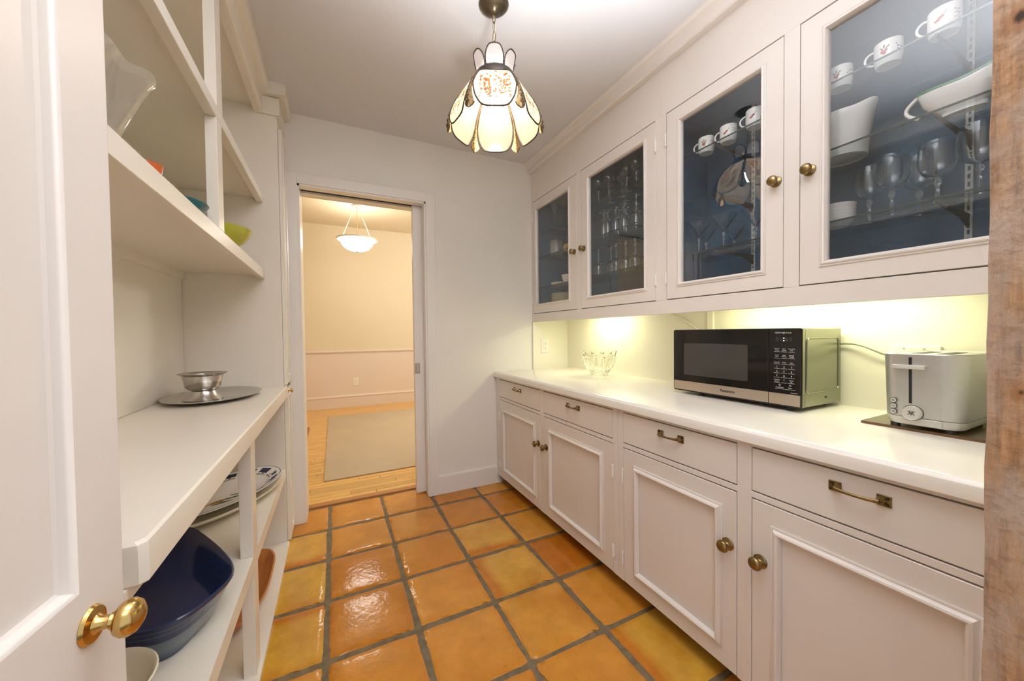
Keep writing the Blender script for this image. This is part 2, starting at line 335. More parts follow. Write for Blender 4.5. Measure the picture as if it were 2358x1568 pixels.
# ------------------------------------------------------------------ mesh helper
class MB:
    def __init__(s): s.v = []; s.f = []; s.a = []
    def add(s, verts, faces, attr=None):
        n = len(s.v); s.v += [tuple(p) for p in verts]
        s.f += [tuple(i + n for i in f) for f in faces]
        s.a += list(attr) if attr is not None else [0.0] * len(verts)
        return s
    def xf(s, M, start=0):
        for i in range(start, len(s.v)): s.v[i] = tuple(M @ Vector(s.v[i]))
        return s
    def box(s, x0, x1, y0, y1, z0, z1, b=0.0, seg=1):
        if b:
            bm = bmesh.new(); bmesh.ops.create_cube(bm, size=1)
            for v in bm.verts: v.co = Vector(((x0 + x1) / 2 + v.co.x * (x1 - x0), (y0 + y1) / 2 + v.co.y * (y1 - y0), (z0 + z1) / 2 + v.co.z * (z1 - z0)))
            bmesh.ops.bevel(bm, geom=bm.edges[:], offset=b, segments=seg, affect='EDGES', profile=0.5)
            bm.verts.index_update()
            s.add([v.co for v in bm.verts], [[v.index for v in f.verts] for f in bm.faces]); bm.free(); return s
        v = [(x0, y0, z0), (x1, y0, z0), (x1, y1, z0), (x0, y1, z0), (x0, y0, z1), (x1, y0, z1), (x1, y1, z1), (x0, y1, z1)]
        return s.add(v, [(0, 3, 2, 1), (4, 5, 6, 7), (0, 1, 5, 4), (1, 2, 6, 5), (2, 3, 7, 6), (3, 0, 4, 7)])
    def lathe(s, prof, c=(0, 0, 0), axis=(0, 0, 1), n=24, sx=1.0, sy=1.0, fn=None, cap=True):
        """prof: (radius, height); fn(angle, i, r, h) -> r, h"""
        ax = Vector(axis).normalized(); t = Vector((0, 0, 1)) if abs(ax.z) < 0.9 else Vector((1, 0, 0))
        e1 = (Vector((1, 0, 0)) if abs(ax.z) > 0.9 else t.cross(ax).normalized()); e2 = ax.cross(e1).normalized(); c = Vector(c)
        V = []; Fc = []
        for i, (r, h) in enumerate(prof):
            for k in range(n):
                a = 2 * PI * k / n; rr, hh = (r, h) if fn is None else fn(a, i, r, h)
                V.append(c + e1 * (rr * math.cos(a) * sx) + e2 * (rr * math.sin(a) * sy) + ax * hh)
        for i in range(len(prof) - 1):
            for k in range(n):
                Fc.append((i * n + k, i * n + (k + 1) % n, (i + 1) * n + (k + 1) % n, (i + 1) * n + k))
        if cap:
            if prof[0][0] > 1e-5: Fc.append(tuple(range(n))[::-1])
            if prof[-1][0] > 1e-5: Fc.append(tuple((len(prof) - 1) * n + k for k in range(n)))
        return s.add(V, Fc)
    def tube(s, pts, r, n=8, closed=False, flat=1.0):
        P = [Vector(p) for p in pts]; m = len(P); V = []; Fc = []; prev = None
        for i in range(m):
            a = P[(i - 1) % m] if (closed or i > 0) else P[i]; b = P[(i + 1) % m] if (closed or i < m - 1) else P[i]
            t = (b - a).normalized()
            if prev is None:
                q = Vector((0, 0, 1)) if abs(t.z) < 0.9 else Vector((1, 0, 0)); e1 = t.cross(q).normalized()
            else:
                e1 = (prev - t * prev.dot(t)).normalized()
            prev = e1; e2 = t.cross(e1); rr = r[i] if isinstance(r, (list, tuple)) else r
            for k in range(n):
                an = 2 * PI * k / n; V.append(P[i] + e1 * rr * math.cos(an) + e2 * rr * flat * math.sin(an))
        for i in range(m if closed else m - 1):
            for k in range(n):
                j = (i + 1) % m; Fc.append((i * n + k, i * n + (k + 1) % n, j * n + (k + 1) % n, j * n + k))
        if not closed:
            Fc.append(tuple(range(n))[::-1]); Fc.append(tuple((m - 1) * n + k for k in range(n)))
        return s.add(V, Fc)
    def prism(s, poly, axis, a0, a1, b=0):
        """poly: 2-D outline in the two other axes, extruded along axis"""
        n = len(poly); V = []
        def mk(p, a): return {'x': (a, p[0], p[1]), 'y': (p[0], a, p[1]), 'z': (p[0], p[1], a)}[axis]
        V = [mk(p, a0) for p in poly] + [mk(p, a1) for p in poly]
        Fc = [tuple(range(n))[::-1], tuple(range(n, 2 * n))] + [(i, (i + 1) % n, n + (i + 1) % n, n + i) for i in range(n)]
        return s.add(V, Fc)
    def frame(s, O, u, v, nrm, u0, u1, v0, v1, prof, close=False):
        """mitred frame: prof = (inset, height along normal)"""
        O, u, v, nrm = map(Vector, (O, u, v, nrm)); V = []; Fc = []; m = len(prof)
        for d, h in prof:
            for (a, b) in ((u0 + d, v0 + d), (u1 - d, v0 + d), (u1 - d, v1 - d), (u0 + d, v1 - d)):
                V.append(O + u * a + v * b + nrm * h)
        for i in range(m - 1):
            for k in range(4):
                Fc.append((i * 4 + k, i * 4 + (k + 1) % 4, (i + 1) * 4 + (k + 1) % 4, (i + 1) * 4 + k))
        if close:
            for k in range(4): Fc.append(((m - 1) * 4 + k, (m - 1) * 4 + (k + 1) % 4, (k + 1) % 4, k))
        return s.add(V, Fc)

def mesh_of(name, mb, smooth=None, org=(0, 0, 0), attr=False):
    o = Vector(org)
    me = bpy.data.meshes.new(name)
    me.from_pydata([tuple(Vector(p) - o) for p in mb.v], [], mb.f)
    if attr:
        a = me.attributes.new('border', 'FLOAT', 'POINT'); a.data.foreach_set('value', mb.a)
    bm = bmesh.new(); bm.from_mesh(me); bmesh.ops.recalc_face_normals(bm, faces=bm.faces[:]); bm.to_mesh(me); bm.free()
    if smooth:
        me.polygons.foreach_set('use_smooth', [True] * len(me.polygons))
        me.set_sharp_from_angle(angle=math.radians(smooth))
    me.update(); return me

def tag(o, label=None, cat=None, group=None, kind=None):
    if label: o['label'] = label
    if cat: o['category'] = cat
    if group: o['group'] = group
    if kind: o['kind'] = kind
    return o
ORG = {}
def root_org(p):
    while p.parent is not None: p = p.parent
    return Vector(ORG.get(p.name, (0, 0, 0)))
def thing(name, label, cat, loc, group=None, rz=0.0):
    o = bpy.data.objects.new(name, None); COL.objects.link(o); o.empty_display_size = 0.05
    o.location = loc; o.rotation_euler = (0, 0, rz); ORG[o.name] = tuple(loc)
    return tag(o, label, cat, group)
def obj(name, mb, mat, parent=None, smooth=None, label=None, local=False, attr=False, org=None):
    """links one mesh object; vertices are in world space (or in the thing's own space when local)"""
    if parent is not None: og = Vector((0, 0, 0)) if local else root_org(parent)
    else: og = Vector(org) if org is not None else Vector((0, 0, 0))
    me = mesh_of(name, mb, smooth, og, attr)
    me.materials.append(MT[mat])
    o = bpy.data.objects.new(name, me); COL.objects.link(o)
    if parent is not None: o.parent = parent
    else: o.location = og; ORG[o.name] = tuple(og)
    if label: o['label'] = label
    return o
def struct(name, mb, mat, smooth=None, parent=None):
    o = obj(name, mb, mat, parent, smooth)
    if parent is None: o['kind'] = 'structure'
    return o
def dup(root, loc, label=None, rz=None):
    r = root.copy(); COL.objects.link(r); r.location = loc
    if rz is not None: r.rotation_euler = (0, 0, rz)
    if label: r['label'] = label
    ORG[r.name] = tuple(loc)
    for ch in list(root.children):
        c = ch.copy(); COL.objects.link(c); c.parent = r
        for g in list(ch.children):
            d = g.copy(); COL.objects.link(d); d.parent = c
    return r
def text_mb(body, size, O, u, v, align='CENTER', bold=0.0):
    """flat lettering laid out from O along u (right) and v (up)"""
    cu = bpy.data.curves.new('lettering', 'FONT'); cu.body = body; cu.size = size; cu.align_x = align; cu.align_y = 'CENTER'
    cu.resolution_u = 3; cu.offset = bold
    to = bpy.data.objects.new('lettering', cu); me = bpy.data.meshes.new_from_object(to)
    O, u, v = Vector(O), Vector(u), Vector(v)
    mb = MB(); mb.add([O + u * p.co.x + v * p.co.y for p in me.vertices], [tuple(f.vertices) for f in me.polygons])
    bpy.data.objects.remove(to); bpy.data.curves.remove(cu); bpy.data.meshes.remove(me)
    return mb
def merge(*mbs):
    r = MB()
    for m in mbs: r.add(m.v, m.f, m.a)
    return r
# ================================================================== THE SETTING
YE, ZC, XW = 2.685, 2.607, 1.853           # end wall, ceiling, right wall
XF, XU, XL = 1.165, 1.508, -0.267          # faces: base cabinets, wall cabinets, left unit
DX0, DX1, DZ = -0.1975, 0.6203, 2.173      # door opening
YN = 0.152                                 # inner face of the near wall
YB = 2.885                                 # dining-room side of the end wall

TP, TX0, TY0 = 0.3405, -0.0506, 2.519
floor = struct('floor', MB().box(-0.80, 1.95, -2.4, 2.872, -0.08, -0.0055), 'grout')
Y1, Y2, O1, O2, O3, BR, DO = (0.68, 0.40, 0.075), (0.70, 0.40, 0.085), (0.66, 0.30, 0.062), (0.68, 0.335, 0.07), (0.62, 0.265, 0.05), (0.56, 0.225, 0.042), (0.50, 0.165, 0.03)
TC = {(-1,-1):(O3,0),(-1,0):(Y2,2),(-1,1):(Y1,0),(-1,2):(Y1,4),(-1,3):(O1,0),
      (0,-1):(O1,0),(0,0):(O1,0),(0,1):(BR,0),(0,2):(BR,0),(0,3):(O3,0),
      (1,-1):(O1,0),(1,0):(O1,0),(1,1):(O3,0),(1,2):(O1,0),(1,3):(O1,0),(1,4):(O1,0),
      (2,-1):(BR,0),(2,0):(O3,0),(2,1):(Y2,2),(2,2):(Y2,1),(2,3):(O2,0),(2,4):(O1,0),
      (3,-1):(O2,0),(3,0):(BR,0),(3,1):(O2,0),(3,2):(DO,0),(3,3):(O1,0),(3,4):(Y1,1),(3,5):(O1,0)}
# grid rows: j=-1 is the row that runs into the doorway
for i in range(-2, 4):
    for j in range(-1, 9):
        x0 = TX0 + i * 0.3391; x1 = x0 + 0.3391; y1 = TY0 - j * 0.3429; y0 = y1 - 0.3429
        rnd = random.Random(i * 31 + j * 7 + 5)
        # the report of rows: row j spans y0..y1
        if i == -2 and y1 < 0.2: continue
        key = (i, j)
        colr, bd = TC.get((i, j), (rnd.choice([O1, O2, O3, Y2]), 0))
        g = 0.0075; n = 14
        xa, xb, ya, yb = x0 + g, x1 - g, y0 + g, y1 - g
        if xa > 1.22: continue
        wob = [[rnd.uniform(-1, 1) * 0.0032 for _ in range(n + 1)] for _ in range(4)]
        rr = 0.012; V = []; A = []; Fc = []; tilt = (rnd.uniform(-.0012, .0012), rnd.uniform(-.0012, .0012))
        wear = rnd.random() < 0.4; wp = rnd.uniform(0.3, 0.8)
        for b in range(n + 1):
            for a in range(n + 1):
                s = a / n; t = b / n
                s2 = 0.5 - 0.5 * math.cos(PI * s) * (0.72 + 0.28 * abs(2 * s - 1)) if 0 < a < n else s
                t2 = 0.5 - 0.5 * math.cos(PI * t) * (0.72 + 0.28 * abs(2 * t - 1)) if 0 < b < n else t
                s, t = s2, t2
                x = xa + (xb - xa) * s; y = ya + (yb - ya) * t
                # rounded corners and a wavy hand-made edge
                dx = (xb - xa) / 2 * (2 * s - 1); dy = (yb - ya) / 2 * (2 * t - 1); hx = (xb - xa) / 2; hy = (yb - ya) / 2
                qx = max(abs(dx) - (hx - rr), 0); qy = max(abs(dy) - (hy - rr), 0); q = math.hypot(qx, qy)
                if q > rr: dx = math.copysign(hx - rr + qx * rr / q, dx); dy = math.copysign(hy - rr + qy * rr / q, dy)
                e = max(abs(2 * s - 1), abs(2 * t - 1))
                dx += (wob[0][b] if s < .5 else wob[1][b]) * abs(2 * s - 1) ** 4
                dy += (wob[2][a] if t < .5 else wob[3][a]) * abs(2 * t - 1) ** 4
                d = min((1 - abs(2 * s - 1)) * hx, (1 - abs(2 * t - 1)) * hy)
                z = -0.0005 - 0.0050 * max(0, 1 - d / 0.014) ** 2 - 0.0022 * max(0, 1 - d / 0.09) ** 2 + tilt[0] * dx / hx + tilt[1] * dy / hy
                V.append(((x0 + x1) / 2 + dx, (y0 + y1) / 2 + dy, z))
                bb = 0.0
                if bd == 1: bb = 1.0 - ((1 - s) * 1 if False else s) / 0.22
                elif bd == 2: bb = 1.0 - t / 0.25
                elif bd == 4: bb = 1.0 - (1 - t) / 0.22
                A.append(max(0.0, min(1.0, bb)) + 0.22 * max(0.0, 1 - d / 0.045))
        for b in range(n):
            for a in range(n):
                k = b * (n + 1) + a; Fc.append((k, k + 1, k + n + 2, k + n + 1))
        # skirt down into the grout
        ring = list(range(n + 1)) + [k * (n + 1) + n for k in range(1, n + 1)] + [n * (n + 1) + k for k in range(n - 1, -1, -1)] + [k * (n + 1) for k in range(n - 1, 0, -1)]
        base = len(V)
        for k in ring: V.append((V[k][0], V[k][1], -0.0075)); A.append(A[k])
        for q in range(len(ring)): Fc.append((ring[q], ring[(q + 1) % len(ring)], base + (q + 1) % len(ring), base + q))
        mb = MB().add(V, Fc, A)
        cx, cy = (x0 + x1) / 2, (y0 + y1) / 2
        me = mesh_of('tile', mb, 60, (cx, cy, 0), True); me.materials.append(MT['tile'])
        o = bpy.data.objects.new('tile', me); COL.objects.link(o); o.parent = floor; o.location = (cx, cy, 0); o.color = (*colr, 1)

struct('ceiling', MB().box(-0.80, 1.95, 0.0, YE + 0.02, ZC, ZC + 0.06), 'ceil')
we = MB()
we.box(-0.80, DX0, YE, YB, 0, ZC); we.box(DX1, 1.95, YE, YB, 0, ZC); we.box(DX0, DX1, YE, YB, DZ, ZC)
we.box(-0.80, 1.95, YB - 0.001, YB + 0.01, ZC, 3.0)
struct('wall_end', we, 'wall')
struct('wall_right', MB().box(XW, XW + 0.09, 0.0, YE, 0, ZC), 'niche')
struct('wall_left', MB().box(-0.80, -0.712, 0.0, YE, 0, ZC), 'wall')
struct('wall_near', MB().box(0.956, XW + 0.09, 0.0, YN, 0, ZC), 'wall')
struct('wall_near', MB().box(-0.80, -0.285, 0.0, 0.095, 0, ZC), 'wall')
struct('wall_near', MB().box(-0.285, 0.956, 0.0, 0.095, 2.605, ZC + 0.06), 'wall')
bbp = [(0.006, 0.0), (0.006, 0.135), (-0.004, 0.140), (-0.014, 0.138), (-0.016, 0.128), (-0.016, 0.0)]
struct('baseboard_end', MB().prism([(YE + a, b) for a, b in bbp], 'x', DX1 + 0.058, 1.20), 'trimw')  # placeholder axis order is (y, z)

# crown over the wall cabinets (board with a rounded strip against the ceiling)
cr = [(1.512, 2.525), (1.476, 2.527), (1.470, 2.533), (1.470, 2.572), (1.462, 2.580), (1.450, 2.585), (1.443, 2.597), (1.443, 2.607), (1.53, 2.607), (1.53, 2.525)]
struct('trim_1', MB().prism(cr, 'y', YN, YE), 'cab')
# crown over the left shelves and its return round the narrow closet
tl = MB()
tl.prism([(-0.345, 2.445), (-0.338, 2.445), (-0.330, 2.452), (-0.330, 2.535), (-0.306, 2.545), (-0.296, 2.56), (-0.296, 2.607), (-0.345, 2.607)], 'y', 0.66, 2.44)
tl.prism([(-0.345, 2.440), (-0.262, 2.440), (-0.252, 2.448), (-0.252, 2.535), (-0.345, 2.535)], 'y', 2.425, 2.684)
tl.prism([(-0.345, 2.535), (-0.226, 2.545), (-0.216, 2.56), (-0.216, 2.607), (-0.345, 2.607)], 'y', 2.395, 2.684)
struct('trim_2', tl, 'shelfp')
# vertical batten on the niche wall
struct('trim_3', MB().box(XW - 0.014, XW, 1.285, 1.323, 0.9, 1.40, 0.003), 'niche')

# ---- door_1: casing, jambs, pocket door
d1 = bpy.data.objects.new('door_1', None); COL.objects.link(d1); d1['kind'] = 'structure'; d1.location = (0.21, YE, 0); ORG['door_1'] = (0.21, YE, 0)
CO = 0.062
cs = MB()
for (xa, xb) in ((DX0 - CO, DX0 + 0.004), (DX1 - 0.004, DX1 + CO)): cs.box(xa, xb, YE - 0.020, YE, 0, DZ + CO, 0.0015)
cs.box(DX0 + 0.004, DX1 - 0.004, YE - 0.020, YE, DZ - 0.004, DZ + CO, 0.0015)
obj('casing', cs, 'trimw', d1)
jb = MB()
jb.box(DX0 - 0.001, DX0 + 0.016, YE - 0.012, YB, 0, DZ); jb.box(DX1 - 0.016, DX1 + 0.001, YE - 0.012, YE + 0.052, 0, DZ); jb.box(DX1 - 0.016, DX1 + 0.001, YE + 0.118, YB, 0, DZ)
jb.box(DX0 - 0.003, DX1 + 0.003, YE - 0.012, YE + 0.055, DZ - 0.016, DZ + 0.003); jb.box(DX0, DX1, YE + 0.115, YB, DZ - 0.016, DZ + 0.001)
obj('jamb', jb, 'trimw', d1)
tr_ = MB().box(DX0 + 0.016, DX1 - 0.01, YE + 0.055, YE + 0.115, DZ - 0.004, DZ + 0.03)
obj('track', tr_, 'dark', d1)
dl = obj('door_leaf', MB().box(0.535, DX1 + 0.30, YE + 0.064, YE + 0.106, 0.012, DZ - 0.012, 0.003), 'trimw', d1)
la = MB().box(0.533, 0.536, YE + 0.066, YE + 0.104, 0.915, 0.985); la.box(0.536, 0.574, YE + 0.0605, YE + 0.065, 0.910, 0.990, 0.001)
obj('latch_plate', la, 'chrome', dl)
obj('latch_pull', MB().box(0.545, 0.566, YE + 0.058, YE + 0.0615, 0.925, 0.975, 0.0015), 'greyplastic', dl)
struct('trim_4', MB().box(DX0 + 0.017, DX1 + 0.0, 2.874, 2.932, -0.07, 0.004, 0.002), 'sill')      # threshold board

# ---- near opening: rough timber post
pm = MB()
nz_, rr_ = 46, random.Random(3)
ring = []
def post_outline():
    x0, x1, y0, y1 = 0.800, 0.952, -0.02, 0.163; pts = []
    for k in range(9): pts.append((x0, y0 + (y1 - y0) * k / 8))
    for k in range(1, 7): pts.append((x0 + (x1 - x0) * k / 6, y1))
    for k in range(1, 9): pts.append((x1, y1 - (y1 - y0) * k / 8))
    for k in range(1, 6): pts.append((x1 - (x1 - x0) * k / 6, y0))
    return pts
po = post_outline(); m_ = len(po); V = []; Fc = []
off = [rr_.uniform(-0.0012, 0.0012) for _ in range(m_)]
for iz in range(nz_ + 1):
    z = 2.6 * iz / nz_
    for k, (x, y) in enumerate(po):
        dx = off[k] + 0.0010 * math.sin(z * 5 + k * 1.3) + rr_.uniform(-0.0007, 0.0007)
        xx = max(x, 0.80) + dx + (0.006 if k in (0, 8) else 0); yy = y + (rr_.uniform(-0.001, 0.001)) - (0.002 if k == 8 else 0)
        V.append((xx, yy, z))
for iz in range(nz_):
    for k in range(m_):
        Fc.append((iz * m_ + k, iz * m_ + (k + 1) % m_, (iz + 1) * m_ + (k + 1) % m_, (iz + 1) * m_ + k))
Fc.append(tuple(range(m_))[::-1]); Fc.append(tuple(nz_ * m_ + k for k in range(m_)))
p_ = obj('timber_post', MB().add(V, Fc), 'post', None, 40, org=(0.876, 0.07, 0))
tag(p_, 'rough-sawn brown timber post with knots at the right edge of the picture', 'post')

# ================================================================== DINING ROOM BEYOND THE DOOR
YD = 6.66
fd = struct('floor', MB().box(-1.7, 3.2, 2.93, YD + 0.05, -0.08, -0.010), 'dark')
rp = random.Random(11)
bulk = MB(); y = 2.935; row = 0
while y < YD - 0.02:
    w = 0.0572; x = -1.6 - rp.uniform(0, 0.8)
    while x < 3.15:
        l = rp.uniform(0.6, 1.5); xa, xb = max(x, -1.65), min(x + l, 3.15)
        if xb - xa > 0.03:
            m = MB(); dz = rp.uniform(-0.0006, 0.0006)
            gp = rp.uniform(0.0010, 0.0022) if rp.random() < 0.6 else rp.uniform(0.003, 0.005)
            m.box(xa + 0.0015, xb - 0.0015, y + gp, y + w - 0.0009, -0.010, dz)
            if row < 17 and xb > -0.7 and xa < 1.5:
                me = mesh_of('plank', m, None, ((xa + xb) / 2, y, 0)); me.materials.append(MT['maple'])
                o = bpy.data.objects.new('plank', me); COL.objects.link(o); o.parent = fd; o.location = ((xa + xb) / 2, y, 0)
            else: bulk.add(m.v, m.f)
        x += l
    y += w; row += 1
o = obj('strip_flooring', bulk, 'maple', fd); o['kind'] = 'stuff'
struct('wall_dining', MB().box(-1.7, 3.2, YD, YD + 0.08, 0, 3.0), 'dinwall')
struct('wall_dining_left', MB().box(-1.78, -1.7, YB, YD + 0.08, 0, 3.0), 'dinwall')
wr = MB(); wr.box(3.2, 3.28, YB, 4.4, 0, 3.0); wr.box(3.2, 3.28, 5.7, YD + 0.08, 0, 3.0); wr.box(3.2, 3.28, 4.4, 5.7, 0, 0.8); wr.box(3.2, 3.28, 4.4, 5.7, 2.1, 3.0)
struct('wall_dining_right', wr, 'dinwall')
win = MB()
for z in (0.8, 2.05): win.box(3.19, 3.29, 4.36, 5.74, z, z + 0.05)
for yy in (4.36, 5.02, 5.69): win.box(3.20, 3.28, yy, yy + 0.05, 0.85, 2.05)
for k in range(5): win.box(3.215, 3.265, 4.41, 5.69, 0.98 + k * 0.22, 1.06 + k * 0.22)
struct('window_1', win, 'trimw')
wb = MB(); wb.box(-1.7, -0.80, YB, YB + 0.02, 0, 3.0); wb.box(1.95, 3.2, YB, YB + 0.02, 0, 3.0)
struct('wall_dining_near', wb, 'dinwall')
struct('ceiling', MB().box(-1.78, 3.28, YB, YD + 0.08, 3.0, 3.06), 'dinwall')
struct('trim_5', MB().box(-1.7, 3.2, YD - 0.006, YD, 0.0, 0.90), 'dinwains')                # wainscot below the rail
rl = [(YD + 0.002, 0.895), (YD - 0.014, 0.90), (YD - 0.016, 0.912), (YD - 0.028, 0.918), (YD - 0.030, 0.930), (YD - 0.012, 0.936), (YD - 0.010, 0.945), (YD + 0.002, 0.945)]
struct('trim_6', MB().prism(rl, 'x', -1.7, 3.2), 'dinwains')
bb = [(YD + 0.002, -0.005), (YD - 0.022, -0.005), (YD - 0.022, 0.165), (YD - 0.030, 0.170), (YD - 0.030, 0.182), (YD - 0.012, 0.20), (YD - 0.010, 0.213), (YD + 0.002, 0.213)]
struct('baseboard_dining', MB().prism(bb, 'x', -1.7, 3.2), 'dinwains')

def outlet(loc, nrm, u, label, w=0.072, h=0.118, horiz=False):
    """duplex socket: plate, insert, slots"""
    loc, nrm, u = Vector(loc), Vector(nrm), Vector(u); v = Vector((0, 0, 1))
    t = thing('wall_outlet', label, 'outlet', loc)
    def bx(mb, cu, cv, su, sv, d0, d1, b=0):
        m = MB().box(-su / 2, su / 2, -sv / 2, sv / 2, d0, d1, b)
        Mx = Matrix((u, v, nrm)).transposed().to_4x4(); Mx.translation = loc + u * cu + v * cv
        m.xf(Mx); mb.add(m.v, m.f); return mb
    obj('cover_plate', bx(MB(), 0, 0, w, h, -0.0005, 0.006, 0.002), 'plaster', t)
    obj('socket_insert', bx(MB(), 0, 0, w * .46, h * .58, 0.004, 0.0085, 0.001), 'plaster', t)
    sl = MB()
    for cv in (0.019, -0.019):
        for cu, cz, su, sv in ((-0.006, 0.0, 0.0025, 0.009), (0.006, 0.0, 0.0025, 0.007), (0, 0.010, 0.005, 0.005)): bx(sl, cu, cv + cz - 0.004, su, sv, 0.0083, 0.0089)
    obj('slot', sl, 'ink', t)['kind'] = 'stuff'
    sc = MB()
    for cv in (0.045, -0.045): bx(sc, 0, cv, 0.005, 0.005, 0.0055, 0.0068)
    obj('screw', sc, 'greyplastic', t)['kind'] = 'stuff'
    return t
outlet((0.31, YD - 0.006, 0.419), (0, -1, 0), (1, 0, 0), 'white duplex outlet on the dining room wainscot', 0.085, 0.135)

# rug
rg = MB().box(-0.10, 1.95, 3.34, 5.93, 0.0, 0.012, 0.005, 2)
tag(obj('area_rug', rg, 'rug', None, 40, org=(0.9, 4.6, 0)), 'plain beige area rug on the strip floor of the dining room', 'rug')
vp = MB().box(-0.62, -0.305, 4.72, 5.36, 0.0, 0.018, 0.004)
tag(obj('floor_plate', vp, 'ventwood', None, org=(-0.46, 5.0, 0)), 'brown wooden plate lying on the dining floor left of the rug', 'floor plate')

# hanging bowl lamp
LX, LY = 0.313, 5.5
lt = thing('hanging_bowl_lamp', 'white glass bowl lamp hung on three cords in the dining room', 'lamp', (LX, LY, 3.0))
obj('canopy', MB().lathe([(0.0, 0.0), (0.065, 0.0), (0.06, -0.02), (0.02, -0.035), (0.0, -0.035)], (LX, LY, 3.0)), 'greyplastic', lt, 40)
cdm = []
for k in range(3):
    a = 2 * PI * k / 3 + 0.5
    pts = [(LX + 0.03 * math.cos(a), LY + 0.03 * math.sin(a), 2.975), (LX + 0.235 * math.cos(a), LY + 0.235 * math.sin(a), 2.535)]
    obj('cord', MB().tube(pts, 0.006, 6), 'rope', lt)
    obj('hook', MB().lathe([(0.0, 0), (0.012, 0.004), (0.012, 0.028), (0.004, 0.04), (0, 0.04)], (LX + 0.235 * math.cos(a), LY + 0.235 * math.sin(a), 2.512), n=10), 'greyplastic', lt, 40)
obj('rim', MB().lathe([(0.20, 2.51), (0.262, 2.515), (0.268, 2.525), (0.262, 2.535), (0.225, 2.525), (0.20, 2.515)], (LX, LY, 0), n=40, cap=False), 'trimw', lt, 50)
bp = [(0.212, 2.515), (0.212, 2.485), (0.19, 2.44), (0.15, 2.40), (0.09, 2.375), (0.03, 2.365), (0.0, 2.364)]
obj('glass_bowl', MB().lathe(bp, (LX, LY, 0), n=40, cap=False), 'litbowl', lt, 60)
obj('finial', MB().lathe([(0, 2.345), (0.015, 2.35), (0.02, 2.36), (0.01, 2.368), (0, 2.368)], (LX, LY, 0), n=12), 'greyplastic', lt, 50)
# ================================================================== RIGHT SIDE: BASE CABINETS
NX = (-1, 0, 0)
def knob(name, p, axis, parent, s=1.0, mat='brass', oval=1.0):
    pr = [(0.0, -0.001), (0.0205, -0.001), (0.0205, 0.002), (0.018, 0.0045), (0.010, 0.006), (0.0065, 0.010), (0.006, 0.017), (0.009, 0.020), (0.016, 0.0225), (0.0195, 0.027),
          (0.0195, 0.031), (0.017, 0.0355), (0.011, 0.039), (0.004, 0.0405), (0.0, 0.0405)]
    return obj(name, MB().lathe([(r * s, h * s) for r, h in pr], p, axis, 24), mat, parent, 40)
def hinge(p, parent, h=0.058):
    pr = [(0, -h / 2 - 0.006), (0.003, -h / 2 - 0.005), (0.003, -h / 2 - 0.001), (0.0052, -h / 2), (0.0052, -h / 6 - 0.0008), (0.0044, -h / 6), (0.0052, -h / 6 + 0.0008), (0.0052, h / 6 - 0.0008), (0.0044, h / 6),
          (0.0052, h / 6 + 0.0008), (0.0052, h / 2), (0.003, h / 2 + 0.001), (0.003, h / 2 + 0.005), (0, h / 2 + 0.006)]
    return obj('hinge', MB().lathe(pr, p, (0, 0, 1), 8), 'trimw', parent, 35)
def drawer_pull(p, parent):
    x, y, z = p; w = 0.047
    plates = MB(); scr = MB()
    for s in (-1, 1):
        yc = y + s * w
        plates.box(x - 0.003, x + 0.001, yc - 0.0135, yc + 0.0135, z - 0.0135, z + 0.0135, 0.001)
        plates.lathe([(0.011, 0.0), (0.008, 0.006), (0.0052, 0.014), (0.005, 0.018)], (x - 0.002, yc - s * 0.004, z), NX, 10)
        for q in (-1, 1): scr.lathe([(0.0036, 0), (0.0033, 0.0012), (0, 0.0014)], (x - 0.003, yc + s * 0.007, z + q * 0.0075), NX, 8)
    pts = []
    for k in range(13):
        t = -1 + 2 * k / 12; pts.append((x - 0.018 - 0.006 * (1 - t * t), y + t * (w - 0.004), z - 0.002 * (1 - t * t)))
    plates.tube(pts, [0.0052 - 0.0016 * (1 - (-1 + 2 * k / 12) ** 2) for k in range(13)], 10)
    obj('pull', plates, 'brass', parent, 35)
    obj('screw', scr, 'bronze', parent)['kind'] = 'stuff'
MOULD = [(0.0, 0.0), (0.0, 0.004), (0.004, 0.0055), (0.006, 0.0045), (0.008, 0.006), (0.012, 0.0125), (0.017, 0.0145), (0.022, 0.0115), (0.026, 0.004), (0.027, -0.004)]
